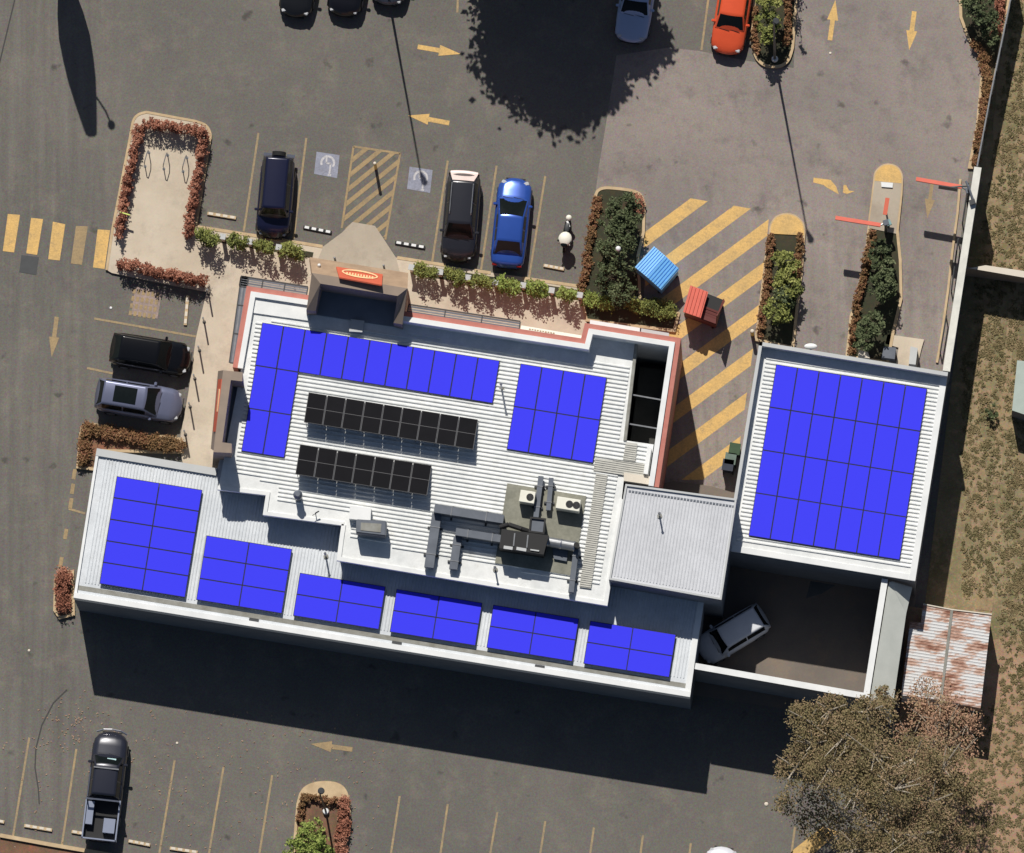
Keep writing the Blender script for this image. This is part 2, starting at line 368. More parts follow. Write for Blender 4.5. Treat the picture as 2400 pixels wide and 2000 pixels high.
PZ = .13
pav = [(250, 633), (263, 541), (306, 316), (312, 284), (324, 269), (343, 263), (457, 284), (482, 294), (493, 314), (491, 335), (459, 530), (600, 553), (758, 578), (1000, 615), (1130, 636), (1366, 670), (1374, 755), (1400, 800), (1480, 900), (1300, 1100), (520, 1150), (432, 1100), (426, 1075), (423, 1021), (442, 918), (459, 793), (474, 728), (484, 684), (400, 668), (262, 640)]
bm = bmesh.new(); prism(bm, pp(pav, PZ), -.02, PZ); struct('pavement', bm, M['concrete'])
bm = bmesh.new()
sheet(bm, pp([(758, 578), (801, 546), (826, 521), (879, 530), (899, 560), (929, 606), (940, 650), (740, 620)], .1), PZ + .004)
struct('pavement', bm, M['ramp'])
# kerbs round the pavement
def kerb_obj(px, z=PZ + .02, wd=.16, name='kerb', mm=None):
    bm = bmesh.new(); strip(bm, pp(px, z), -wd / 2, wd / 2, -.02, z); return struct(name, bm, mm or M['kerb'])
kerb_obj([(250, 633), (263, 541)] + cr([(306, 316), (312, 284), (324, 269), (343, 263)]) + cr([(457, 284), (482, 294), (493, 314), (491, 335)]) + [(459, 530)], wd=.13)
kerb_obj([(459, 531), (600, 553), (756, 578)]); kerb_obj([(931, 604), (1045, 622)]); kerb_obj([(1112, 634), (1150, 640)]); kerb_obj([(1225, 652), (1364, 672)])
kerb_obj([(0, 1958), (120, 1980), (260, 2004), (400, 2030)], wd=.2)
bm = bmesh.new(); sheet(bm, pp([(-40, 1962), (0, 1966), (240, 2008), (240, 2200), (-40, 2200)]), .02); struct('garden_soil', bm, M['mulch'])
bm = bmesh.new()
sheet(bm, pp([(463, 545), (735, 592), (732, 606), (462, 560)], PZ), PZ + .006); struct('garden_soil', bm, M['soil'])
bm = bmesh.new()
sheet(bm, pp([(980, 622), (1366, 682), (1364, 706), (978, 646)], PZ), PZ + .006); struct('garden_soil', bm, M['soil'])
bm = bmesh.new(); sheet(bm, pp([(1480, 900), (1640, 900), (1700, 900), (1640, 1200), (1480, 1200)]), .0045); bm.free()

# ---------------------------------------------------------------- painted markings (one painted thing each)
def mark(name, polys, m, label, cat, z=.010, group=None):
    bm = bmesh.new()
    for p in polys: sheet(bm, pp(p), z)
    return tagobj(obj(name, bm, m), label, cat, group)
def linepoly(a, b, wd=6):
    d = Vector((b[0] - a[0], b[1] - a[1])); d.normalize(); n = Vector((-d.y, d.x)) * wd / 2
    return [(a[0] + n.x, a[1] + n.y), (b[0] + n.x, b[1] + n.y), (b[0] - n.x, b[1] - n.y), (a[0] - n.x, a[1] - n.y)]
zb = [[(18.4, 502), (47, 504), (33, 592), (6.5, 589)], [(73, 511), (101, 514), (87, 598), (61.6, 594)], [(124, 520), (153, 526), (140, 611), (113, 608)], [(178, 530), (206, 531), (192, 621), (166, 618)], [(229, 538), (258, 540), (245, 631), (218, 627)]]
zl = ['yellow crossing bar at the left edge of the photo', 'yellow crossing bar directly above the square drain grate', 'middle yellow bar of the crossing', 'faded brownish crossing bar, duller than its neighbours', 'yellow crossing bar touching the cream pavement']
for p, l, k in zip(zb, zl, range(5)):
    mark('crossing_bar', [p], M['yellow_faded'] if k == 3 else M['yellow'], l, 'crossing bar', group='yellow bars of the pedestrian crossing')
def arrow(tail, tip, label, m=None, hw=13, sw=5.5, hl=.5):
    d = Vector((tip[0] - tail[0], tip[1] - tail[1])); L = d.length; d.normalize(); n = Vector((-d.y, d.x)); T = Vector(tail); P = Vector(tip); H = P - d * L * hl
    mark('road_arrow', [[tuple(T + n * sw), tuple(H + n * sw), tuple(H - n * sw), tuple(T - n * sw)], [tuple(H + n * hw), tuple(P), tuple(H - n * hw)]], m or M['yellow'], label, 'road arrow', .0105, 'yellow arrows painted on the ground')
arrow((979, 110), (1080, 127), 'yellow arrow pointing right in the upper car park aisle')
arrow((1053, 289), (956, 271), 'yellow arrow pointing left, crossed by the lamp pole shadow')
arrow((133, 743), (121, 838), 'yellow arrow pointing down on the left side road', M['yellow_faded'], 12, 5)
arrow((1945, 95), (1958, 0), 'yellow arrow pointing up near the top of the driveway')
arrow((2143, 27), (2131, 118), 'yellow arrow pointing down near the top right hedge')
arrow((2185, 430), (2173, 513), 'faded yellow arrow below the upper red height bar', M['yellow_faded'], 12, 4, .55)
arrow((826, 1757), (728, 1744), 'faded yellow arrow pointing left below the long building shadow', M['yellow_faded'])
mark('road_arrow', [[(1907, 417), (1947, 422), (1960, 438), (1966, 456), (1938, 440), (1930, 434), (1906, 428)], [(1977, 434), (1983, 434), (1990, 447), (2003, 449), (1985, 455), (1976, 452)]], M['yellow'], 'broken yellow turning arrow left of the yellow island nose', 'road arrow', .0105, 'yellow arrows painted on the ground')
bays = [((605.7, 312), (571.4, 543), 'line left of the navy four wheel drive'), ((718, 324), (688, 560), 'line right of the navy four wheel drive'),
 ((1049.5, 377), (1013, 613), 'line left of the black wagon with roof rails'), ((1164, 388.6), (1127.6, 632), 'line between the black wagon and the blue sedan'), ((1278, 413), (1240, 651), 'line between the blue sedan and the scooter'),
 ((1074, -30), (1072, 30), 'short line at the top edge beside the tree shadow'), ((1664, -30), (1644, 118), 'line left of the orange car'),
 ((221, 747), (459, 789), 'line above the black hatchback'), ((204, 863), (266, 876), 'short line between the black hatchback and the silver wagon'),
 ((161, 1193), (200, 1204), 'short line meeting the long building left wall'),
 ((68.6, 1729), (30.5, 1961), 'leftmost line of the bottom row'), ((179, 1756), (145, 1981), 'line left of the dark utility truck'), ((409.5, 1782), (373, 2003), 'line right of the dark utility truck'),
 ((524, 1798), (489.5, 2003), 'second line right of the utility truck'), ((638, 1817), (607.6, 2003), 'line left of the bottom planted island'), ((937, 1866), (916, 2003), 'first line right of the bottom planted island'),
 ((1049.5, 1885), (1032, 2003), 'second line right of the bottom planted island'), ((1165.7, 1904), (1148.6, 2003), 'third line right of the bottom planted island'), ((1278, 1925), (1266, 2003), 'fourth line right of the bottom planted island'),
 ((1392, 1940), (1383, 2003), 'fifth line right of the bottom planted island'), ((1507, 1958), (1501, 2003), 'sixth line right of the bottom planted island'), ((1619, 1977), (1616, 2003), 'short line left of the white car nose at the bottom'), ((1863, 1939), (1855, 2003), 'line under the left edge of the gum tree')]
for a, b, l in bays:
    mark('parking_line', [linepoly(a, b, 5)], M['yellow_thin'], 'thin yellow parking ' + l, 'parking line', group='thin yellow parking bay lines')
for i, (x, y, l) in enumerate([(174, 1112, 'just below the rusty hedge corner'), (170, 1146, 'second below the rusty hedge corner'), (166, 1180, 'touching the short bay line'), (154, 1252, 'below the short bay line'), (143, 1318, 'just above the oval bush')]):
    mark('dashed_line', [linepoly((x + 2, y - 12), (x - 2, y + 12), 9)], M['yellow_faded'], 'yellow dash beside the long building, ' + l, 'road dash', group='yellow dashes beside the long building')
# hatched bay
hb = [(828.6, 343.8), (938, 360), (903, 562), (801, 535)]
polys = [linepoly(hb[i], hb[j], 5) for i, j in ((0, 1), (1, 2), (0, 3))]
mark('hatched_bay', polys, M['yellow_faded'], 'thin yellow outline of the hatched shared bay', 'bay outline', .009)
k = 0; polys = []
for k in range(-3, 12):
    y0 = 372 + k * 30.5
    q = [(780, y0 + 34), (960, y0 - 112), (960, y0 - 99), (780, y0 + 47)]
    c = clip(q, [(831, 347), (935, 362), (902, 556), (804, 535)])
    if c: polys.append(c)
mark('bay_hatching', polys, M['yellow_faded'], 'narrow diagonal yellow stripes filling the shared bay', 'hatching', .0095)
region = [(1600, 462), (1758, 489), (1803, 500), (1790, 640), (1722, 1125), (1540, 1125), (1508, 590), (1512, 530)]
names = ['topmost broad yellow stripe beside the planted island', 'broad yellow stripe running up from the blue bin', 'broad yellow stripe ending above the red bin', 'broad yellow stripe meeting the right side of the red bin', 'broad yellow stripe partly under the red bin shadow', 'broad yellow stripe at the tip of the red bin shadow', 'second broad yellow stripe below the red bin shadow tip', 'lowest broad yellow stripe beside the wheelie bins']
for k in range(8):
    y0 = 479 + 92 * k; q = [(1450, y0 + 110.7), (1850, y0 - 184.5), (1850, y0 - 148), (1450, y0 + 147)]
    c = clip(q, region)
    if c: mark('hazard_stripe', [c], M['yellow'], names[k], 'ground stripe', .0098, 'broad diagonal yellow stripes of the loading zone')
mark('hazard_stripe', [[(1928, 1938), (1968, 1950), (1898, 2008), (1852, 2000), (1862, 1990)]], M['yellow'], 'broad yellow stripe coming out from under the gum tree', 'ground stripe')
# disabled symbols
def wheelchair(cx, cy, label):
    mark('disabled_symbol_square', [[(cx - 24, cy - 30), (cx + 30, cy - 22), (cx + 24, cy + 32), (cx - 30, cy + 22)]], M['blue_paint'], label, 'bay symbol', .0085)
    bm = bmesh.new(); pts = []
    for i in range(15):
        t = R(-200 + i * 17); pts.append((cx + 2 + 15 * math.cos(t), cy - 4 + 15 * math.sin(t)))
    strip(bm, pp(pts), -.055, .055, .009, .0125)
    for a, b in (((cx, cy - 22), (cx - 1, cy - 4)), ((cx - 1, cy - 3), (cx + 9, cy - 2)), ((cx + 9, cy - 2), (cx + 6, cy + 22)), ((cx + 2, cy + 24), (cx + 10, cy + 25))):
        sheet(bm, pp(linepoly(a, b, 4)), .0122)
    tagobj(obj('disabled_symbol', bm, M['white_paint']), label.replace('blue grey square', 'white wheelchair figure'), 'bay symbol')
wheelchair(766, 386, 'blue grey square painted left of the hatched bay'); wheelchair(984, 421, 'blue grey square painted right of the hatched bay')
# worn painted notice, rows of short strokes
polys = []
for r in range(4):
    for c in range(6):
        x0 = 312 + c * 11 - r * 3; y0 = 677 + r * 17 + c * 1.7
        polys.append([(x0, y0), (x0 + 7, y0 + 1), (x0 + 5, y0 + 12), (x0 - 2, y0 + 11)])
mark('painted_notice', [[(317, 672), (380, 682), (369, 747), (307, 737)]], M['pink_paint'], 'worn pinkish square painted above the black hatchback', 'painted notice', .0085)
mark('painted_letters', polys, M['yellow_faded'], 'worn unreadable rows of letters on the pinkish painted square', 'painted letters', .0115)
bm = bmesh.new(); prism(bm, pp([(50, 598), (91, 603), (85, 645), (45, 638)]), -.01, .012)
g = tagobj(obj('drain_grate', bm, M['darkmetal']), 'square dark metal drain grate below the crossing', 'drain grate')
# tar seams and cracks
for pts, l in (([(37, -10), (20, 60), (8, 110), (-4, 160)], 'dark tar seam curving off at the top left corner'), ([(157, 1617), (125, 1648), (98, 1700), (84, 1755), (82, 1800), (90, 1850), (92, 1885)], 'curved dark tar seam left of the utility truck')):
    bm = bmesh.new(); strip(bm, pp(pts), -.035, .035, .004, .009); tagobj(obj('tar_seam', bm, M['tar']), l, 'tar seam')
# wheel stops
def wheelstop(a, b, label, dashed=False):
    A = W(a[0], a[1], .1); B = W(b[0], b[1], .1); t = thing('wheel_stop', label, 'wheel stop', ((A.x + B.x) / 2, (A.y + B.y) / 2, 0), 0, 'wheel stops at the ends of the bays')
    rz = math.atan2(B.y - A.y, B.x - A.x); L = (B - A).length; c = (A + B) / 2
    bm = bmesh.new(); box(bm, (c.x, c.y, .05), (L, .16, .1), rz); obj('stop_body', bm, M['kerb'] if not dashed else M['black'], t)
    for k in range(4):
        bm = bmesh.new(); q = A + (B - A) * (k + .5) / 4; box(bm, (q.x, q.y + .01, .106), (L / 4 * .62, .13, .012), rz); obj('reflector', bm, M['white'] if dashed else M['cream'], t)
wheelstop((486, 500), (553, 511), 'cream wheel stop left of the navy four wheel drive')
wheelstop((711, 532), (777, 545), 'black and white wheel stop left of the hatched bay', True)
wheelstop((926, 568), (996, 580), 'black and white wheel stop right of the hatched bay', True)
wheelstop((1274, 622), (1322, 631), 'short cream wheel stop in front of the scooter')
wheelstop((57, 1935), (122, 1946), 'cream wheel stop at the bottom left, beside the utility truck bay')
wheelstop((168, 1949), (230, 1960), 'cream wheel stop beneath the tail of the utility truck')
wheelstop((301, 1971), (352, 1981), 'cream wheel stop just right of the utility truck')
wheelstop((398, 1988), (463, 1998), 'cream wheel stop at the bottom edge, second right of the truck')
wheelstop((440, 694), (434, 762), 'long thin wheel stop beside the painted notice')
wheelstop((-50, 1916), (10, 1927), 'cream wheel stop cut by the left edge of the photo')

# ---------------------------------------------------------------- foliage
def leaves(blobs, dens, size, flat=.6, clump=.35, up=1.0):
    """blobs: (Vector centre, r, vertical scale). returns verts, faces of leaf quads"""
    allv = []
    for c, r, sz in blobs:
        n = max(30 if r > .05 else 5, int(dens * r * r)); nc = max(6, int(n / 28))
        d = np.random.normal(size=(nc, 3)); d /= np.linalg.norm(d, axis=1)[:, None]
        rad = r * np.random.uniform(.25, 1, nc) ** .5
        cc = d * rad[:, None]; cc[:, 2] *= sz
        idx = np.random.randint(0, nc, n); p = cc[idx] + np.random.normal(size=(n, 3)) * clump * r * .38 * np.array([1, 1, sz])
        p += np.array(c)
        nr = np.random.normal(size=(n, 3)); nr[:, 2] = np.abs(nr[:, 2]) + up; nr /= np.linalg.norm(nr, axis=1)[:, None]
        a = np.cross(nr, np.random.normal(size=(n, 3))); a /= np.linalg.norm(a, axis=1)[:, None]; b = np.cross(nr, a)
        s = size * np.random.uniform(.55, 1.3, n)[:, None]
        q = np.stack([p - a * s * .5, p + b * s * .32, p + a * s * .5, p - b * s * .32], axis=1)
        allv.append(q.reshape(-1, 3))
    return np.concatenate(allv)
def leafobj(name, V, m, parent=None):
    V[:, 2] = np.maximum(V[:, 2], .03)
    me = bpy.data.meshes.new(name); n = len(V) // 4
    me.vertices.add(len(V)); me.vertices.foreach_set('co', V.astype(np.float32).ravel())
    me.loops.add(n * 4); me.loops.foreach_set('vertex_index', np.arange(n * 4, dtype=np.int32))
    me.polygons.add(n); me.polygons.foreach_set('loop_start', np.arange(0, n * 4, 4, dtype=np.int32))
    try: me.polygons.foreach_set('loop_total', np.full(n, 4, dtype=np.int32))
    except Exception: pass
    me.update(calc_edges=True); me.materials.append(m)
    o = bpy.data.objects.new(name, me); C.objects.link(o)
    if parent is not None:
        o.parent = parent; o.matrix_parent_inverse = Matrix.LocRotScale(parent.location, parent.rotation_euler, None).inverted()
    return o
def hedge(pts, wd, h, m, label, cat='hedge', z0=.1, dens=4200, size=.1, group=None, name='hedge'):
    P = [W(x, y, z0 + h * .6) for x, y in pts]; bl = []
    for a, b in zip(P[:-1], P[1:]):
        n = max(1, int((b - a).length / (wd * .42)))
        for k in range(n + 1):
            c = a + (b - a) * k / n; r = wd / 2 * random.uniform(.85, 1.2)
            bl.append((Vector((c.x + random.uniform(-.05, .05), c.y + random.uniform(-.05, .05), z0 + h * .55)), r, h * .5 / r * random.uniform(.85, 1.1)))
    t = thing(name, label, cat, (P[0].x, P[0].y, z0), 0, group)
    leafobj('foliage', leaves(bl, dens, size, clump=.6), m, t)
    bm = bmesh.new()
    SL = bl[::3]
    for c, r, s in SL: cyl(bm, (c.x, c.y, 0), (c.x, c.y, z0 + h * .5), .025, .012, 5)
    for q0, q1 in zip(SL[:-1], SL[1:]): cyl(bm, (q0[0].x, q0[0].y, z0 + h * .3), (q1[0].x, q1[0].y, z0 + h * .3), .012, .012, 5)
    obj('stem', bm, M['darkbark'], t)
    return t
hedge([(327, 296), (306, 390), (289, 480), (278, 552)], .46, .85, L_red, 'long red leaved hedge on the left side of the bike rack island')
hedge([(345, 288), (400, 296), (472, 308)], .5, 1.15, L_red, 'short red leaved hedge across the top of the bike rack island')
hedge([(478, 318), (463, 400), (450, 480), (440, 548)], .48, .95, L_red, 'long red leaved hedge on the right side of the bike rack island')
hedge([(284, 618), (350, 634), (420, 648), (474, 658)], .52, 1.0, L_red, 'red leaved hedge below the bike rack island, above the painted notice')
hedge([(232, 1010), (300, 1020), (360, 1036), (420, 1044)], .66, .55, L_brown, 'rusty brown hedge strip between the silver wagon and the long building')
hedge([(205, 1005), (197, 1040), (198, 1080)], .6, .5, L_brown, 'rusty hedge corner at the top left of the long building')
hedge([(150, 1350), (146, 1380), (150, 1420)], .72, .7, L_red, 'oval red brown bush at the lower left wall of the long building', 'bush', name='bush')
bp = ['first from the bike rack island', 'between the first two low pillars from the left', 'nearly behind the navy four wheel drive', 'next to the entry tower on its left']
for (x, y), l in zip([(487, 556), (556, 567), (620, 575), (684, 586)], bp):
    hedge([(x - 12, y - 3), (x + 12, y + 3)], .72, 1.5, L_green, 'clipped green bush ' + l, 'bush', z0=PZ, size=.12, group='clipped green bushes in front of the restaurant', name='bush')
bp = ['just right of the entry tower', 'below the nose of the black wagon', 'between the black wagon and the blue sedan', 'below the blue sedan tail', 'below the scooter wheel stop', 'last on the right before the planted island']
for (x, y), l in zip([(1000, 636), (1066, 646), (1130, 657), (1193, 668), (1261, 679), (1328, 690)], bp):
    hedge([(x - 11, y - 3), (x + 11, y + 3)], .7, 1.45, L_bright if x > 1180 else L_green, 'clipped green bush ' + l, 'bush', z0=PZ, size=.12, group='clipped green bushes in front of the restaurant', name='bush')
pl = [(522, 555, 'leftmost of all, beside the red hedge'), (586, 567, 'behind the navy four wheel drive, left one'), (653, 580, 'behind the navy four wheel drive, right one'), (964, 627, 'right beside the entry tower'), (1032, 638, 'left of the black wagon nose'), (1097, 651, 'right of the black wagon nose'), (1161, 663, 'left of the blue sedan tail'), (1226, 669, 'right of the blue sedan tail'), (1293, 681, 'below the scooter wheel stop'), (1359, 692, 'last on the right at the planted island')]
for x, y, l in pl:
    p = W(x, y, PZ + 1.0); t = thing('pillar', 'low pale concrete pillar ' + l, 'pillar', (p.x, p.y, PZ), -ANG, 'low concrete pillars between the clipped bushes')
    bm = bmesh.new(); box(bm, (p.x, p.y, PZ + .5), (.17, .17, 1.0), -ANG); obj('shaft', bm, M['cream'], t)
    bm = bmesh.new(); box(bm, (p.x, p.y, PZ + 1.03), (.3, .3, .07), -ANG); obj('cap', bm, M['greycap'], t)

def tree(name, label, cat, trunk, blobs, m, dens=260, size=.2, tr=.12, bark='timber', clump=.3, group=None, bare=0):
    """trunk: px ground point; blobs: (px,py,z,r_px,sz) seen positions"""
    b = W(trunk[0], trunk[1], 0); t = thing(name, label, cat, b, 0, group)
    bl = [(W(x, y, z), r * SC, s) for x, y, z, r, s in blobs]
    leafobj('crown', leaves(bl, dens * (2.6 if dens >= 320 else 1.8), size, clump=clump), m, t)
    bm = bmesh.new(); zt = min(c.z for c, r, s in bl) * .7
    top = Vector((b.x + .1, b.y + .05, zt)); cyl(bm, (b.x, b.y, -.05), top, tr, tr * .75, 9)
    for c, r, s in bl:
        mid = (top + c) / 2 + Vector((random.uniform(-.3, .3), random.uniform(-.3, .3), -.1 * (c - top).length))
        cyl(bm, top, mid, tr * .5, tr * .33, 6); cyl(bm, mid, c, tr * .33, tr * .16, 6)
        for q in range(3 + bare):
            e = c + Vector((random.uniform(-1, 1), random.uniform(-1, 1), random.uniform(.1, .75))) * r * (.8 + .2 * (bare > 0)); cyl(bm, c, e, tr * .2, tr * .06, 5)
    obj('trunk', bm, M[bark], t)
    return t
# planted islands: kerb ring + soil
def island(outline, label, soil='soil', kz=.15, nose=None, nosemat='yellow', slab=None, closed=True):
    p = pp(outline, kz); t = thing('planted_island', label, 'kerbed island', (p[0].x, p[0].y, 0))
    bm = bmesh.new(); strip(bm, p, -.075, .075, -.02, kz, closed=True); obj('kerb', bm, M['kerb'], t)
    bm = bmesh.new(); prism(bm, p, -.02, kz - .03); obj('soil_bed', bm, M[soil], t)
    if slab:
        bm = bmesh.new(); prism(bm, pp(slab, kz), 0, kz + .006); obj('concrete_slab', bm, M['ramp'], t)
    if nose:
        bm = bmesh.new(); prism(bm, pp(nose, kz), 0, kz + .012); obj('painted_nose', bm, M[nosemat], t)
    return t
island(cr([(1394, 470), (1399, 450), (1415, 441), (1445, 442), (1480, 447), (1501, 457), (1510, 480)]) + [(1508, 545), (1495, 600), (1500, 700), (1590, 735), (1580, 775), (1374, 750), (1362, 690)], 'planted island with kerb left of the blue bin')
nose = cr([(1806, 548), (1808, 528), (1820, 510), (1840, 503), (1862, 507), (1879, 522), (1884, 540), (1884, 552)])
island([(1772, 796), (1785, 690), (1800, 565)] + nose + [(1878, 640), (1866, 740), (1858, 815)], 'long planted island with rounded yellow nose right of the striped zone', nose=nose)
n5 = cr([(2050, 424), (2053, 405), (2068, 390), (2086, 387), (2103, 394), (2112, 410), (2113, 430)])
island([(1985, 835), (1995, 740), (2003, 720), (2030, 600), (2038, 520)] + n5 + [(2112, 455), (2103, 540), (2110, 610), (2112, 700), (2095, 770), (2080, 850)], 'long drive through island with yellow nose and concrete slab',
 nose=n5, slab=[(2036, 535), (2050, 424), (2113, 430), (2111, 455), (2100, 548)])
island([(1772, -60), (1764, 60), (1764, 100)] + cr([(1766, 118), (1776, 140), (1796, 154), (1828, 155), (1848, 140), (1858, 110)]) + [(1870, -60)], 'planted island at the top edge beside the orange car')
island([(2250, -60), (2252, 40), (2270, 90), (2298, 130), (2303, 165), (2290, 300), (2272, 392), (2291, 393), (2330, 190), (2375, -60)], 'narrow garden strip along the right boundary fence')
i8 = cr([(704, 1862), (714, 1848), (733, 1838), (760, 1834), (790, 1838), (808, 1852), (818, 1880)])
island([(686, 2030), (694, 1930), (698, 1885)] + i8 + [(820, 1930), (812, 1960), (806, 2030)], 'planted island with pale rounded nose at the bottom edge', 'mulch', nose=i8, nosemat='kerb')
island([(188, 1020), (192, 1003), (202, 994), (225, 996), (425, 1030), (424, 1060), (232, 1056), (222, 1100), (182, 1095)], 'kerbed bed wrapping the top left corner of the long building', 'mulch')
island([(128, 1430), (130, 1360), (140, 1340), (170, 1340), (172, 1440), (140, 1448)], 'small kerbed bed against the lower left wall of the long building', 'mulch')

hedge([(1400, 470), (1384, 560), (1370, 650), (1362, 680)], .42, .4, L_brown, 'rusty groundcover row on the left side of the island by the blue bin', 'groundcover row')
hedge([(1492, 468), (1494, 490)], .7, .5, L_red, 'small red bush at the top of the island by the blue bin', 'bush', name='bush')
hedge([(1384, 702), (1430, 712)], .75, .75, L_bright, 'bright green clipped hedge left part beside the restaurant corner')
hedge([(1480, 715), (1530, 722), (1566, 728)], .8, .8, L_green, 'green clipped hedge below the blue bin')
tree('small_tree', 'leafy green tree at the top of the island by the blue bin', 'tree', (1455, 520), [(1462, 492, 2.0, 42, .7), (1440, 520, 1.8, 36, .7), (1480, 520, 1.7, 28, .7)], L_dark, 620, .15, .05, 'darkbark')
tree('small_tree', 'darker green tree around the pale lamp in the island by the blue bin', 'tree', (1450, 600), [(1445, 570, 2.0, 42, .7), (1458, 610, 1.6, 36, .7), (1420, 600, 1.4, 26, .7)], L_dark, 560, .15, .05, 'darkbark')
tree('small_tree', 'green tree lowest in the island, left of the blue bin', 'tree', (1442, 670), [(1434, 652, 1.7, 36, .7), (1455, 690, 1.4, 34, .7)], L_dark, 560, .15, .05, 'darkbark')
hedge([(1806, 552), (1800, 640), (1790, 720), (1780, 785)], .36, .4, L_brown, 'rusty groundcover row on the left of the yellow nosed island', 'groundcover row')
hedge([(1876, 552), (1872, 600), (1868, 650)], .36, .4, L_brown, 'rusty groundcover row on the right of the yellow nosed island', 'groundcover row')
for (x, y, r, l) in [(1840, 620, 34, 'first below the yellow nose'), (1848, 672, 34, 'second below the yellow nose'), (1822, 730, 34, 'third below the yellow nose'), (1838, 700, 28, 'squeezed between two larger ones')]:
    tree('shrub', 'round green shrub in the island right of the striped zone, ' + l, 'shrub', (x + 2, y + 10), [(x, y, 1.3, r, .75), (x + 12, y + 12, 1.0, r * .6, .7)], L_dark if r < 33 else L_green, 700, .15, .05, 'darkbark', group='round shrubs in the drive through islands')
hedge([(2042, 545), (2032, 610), (2018, 670), (2006, 715)], .4, .45, L_brown, 'upper rusty groundcover row left of the drive through island', 'groundcover row')
hedge([(2008, 722), (2000, 770), (1994, 825)], .4, .45, L_brown, 'lower rusty groundcover row left of the drive through island', 'groundcover row')
for (x, y, r, l) in [(2062, 592, 30, 'just below the teal gate motor'), (2070, 622, 26, 'second below the gate motor'), (2068, 670, 34, 'wide one in the middle'), (2042, 765, 32, 'round one near the side building'), (2022, 800, 24, 'lowest one touching the side building')]:
    tree('shrub', 'dark green shrub in the drive through island, ' + l, 'shrub', (x + 3, y + 12), [(x, y, 1.6, r, .7), (x + 8, y + 10, 1.2, r * .6, .7)], L_dark, 700, .15, .05, 'darkbark', group='round shrubs in the drive through islands')
tree('small_tree', 'leafy green tree in the top island beside the orange car', 'tree', (1805, 60), [(1806, 6, 2.2, 34, .7), (1800, 50, 2.0, 30, .7), (1798, 84, 1.8, 26, .7)], L_green, 620, .15, .06, 'darkbark')
hedge([(1848, -10), (1846, 50), (1842, 100)], .34, .4, L_brown, 'rusty groundcover row on the right of the top island', 'groundcover row')
hedge([(1772, 20), (1768, 90), (1774, 125)], .3, .35, L_brown, 'rusty groundcover row on the left of the top island', 'groundcover row')
tree('small_tree', 'tall slim conifer just beyond the top edge', 'tree', (1846, -60), [(1846, -90, 2.0, 20, 1.4), (1846, -100, 3.3, 14, 1.6), (1846, -105, 4.6, 8, 1.8)], L_dark, 700, .14, .06, 'darkbark', clump=.7)
hedge([(2284, 100), (2308, 135), (2316, 190), (2308, 250)], .5, .5, L_brown, 'rusty hedge at the bend of the right garden strip')
hedge([(2306, 250), (2298, 310), (2288, 384)], .45, .5, L_brown, 'rusty hedge at the lower end of the right garden strip')
tree('small_tree', 'dark green tree in the top right corner garden', 'tree', (2300, 40), [(2296, 0, 1.8, 40, .7), (2312, 50, 1.6, 30, .7), (2322, 80, 1.2, 24, .7)], L_dark, 560, .15, .06, 'darkbark')
hedge([(2345, -10), (2340, 40), (2334, 80)], .5, .7, L_red, 'red leaved bush against the fence in the top right corner', 'bush', name='bush')
tree('shrub', 'bright green bushy shrub at the bottom edge, in the pale nosed island', 'shrub', (735, 2010), [(722, 1965, 1.0, 38, .7), (700, 2000, 1.0, 38, .7), (750, 1998, 1.0, 36, .7), (735, 1945, .7, 28, .7)], L_bright, 520, .14, .05, 'darkbark')
hedge([(806, 1885), (808, 1930), (802, 1960), (798, 1995)], .62, .5, L_red, 'red bush row on the right of the bottom island')
hedge([(712, 1872), (704, 1905), (700, 1925)], .32, .4, L_brown, 'short rusty plant row on the left of the bottom island', 'groundcover row')
hedge([(712, 1868), (760, 1875), (800, 1880)], .35, .4, L_brown, 'rusty plant row below the pale nose of the bottom island', 'groundcover row')
tree('large_tree', 'large off frame tree whose shadow falls on the upper car park', 'tree', (1235, -245),
 [(1250, -275, 5.0, 166, .5), (1390, -265, 5.2, 100, .5), (1160, -290, 5.4, 70, .5), (1230, -300, 8, 160, .5), (1340, -300, 7.6, 100, .5), (1240, -330, 10, 105, .6), (1235, -345, 11.9, 50, .7), (1440, -300, 8.2, 60, .6), (1180, -290, 8.6, 60, .5), (1290, -330, 10.8, 50, .6), (1340, -270, 9.4, 55, .5), (1146, -262, 7.0, 56, .5), (1270, -345, 11.6, 30, .6), (1205, -345, 10.6, 40, .6)], L_dark, 420, .4, .3, 'darkbark', clump=.45)
# gum tree bottom right
tree('gum_tree', 'large olive brown gum tree with pale branches in the bottom right corner', 'tree', (2110, 2020),
 [(1895, 1690, 6.5, 50, .6), (1945, 1665, 6.8, 40, .6), (1905, 1745, 6.5, 52, .6), (1985, 1720, 7.0, 60, .6), (2030, 1670, 7.0, 45, .6), (1865, 1800, 6.0, 48, .6), (1945, 1800, 7.0, 60, .6), (2050, 1770, 7.6, 66, .6), (2140, 1780, 7.8, 60, .6),
  (2210, 1800, 7.0, 56, .6), (2250, 1850, 6, 40, .6), (2010, 1850, 7.4, 60, .6), (2100, 1850, 8.0, 60, .6), (2185, 1880, 7, 60, .6), (2060, 1930, 7, 62, .6), (2140, 1960, 7, 64, .6), (2010, 1990, 6, 55, .6), (2220, 1960, 5.5, 52, .6), (2090, 2010, 7, 60, .6)],
 L_olive, 620, .11, .28, 'timber', clump=.36, bare=2)
tree('gum_tree', 'thin lower gum branches in front of the big tree, over the car park', 'tree', (1990, 2040), [(1870, 1880, 3.6, 50, .5), (1930, 1900, 3.6, 52, .5), (1965, 1950, 3.8, 46, .5), (1900, 1930, 3.2, 36, .5)], L_olive, 300, .13, .14, 'timber', clump=.5, bare=2)
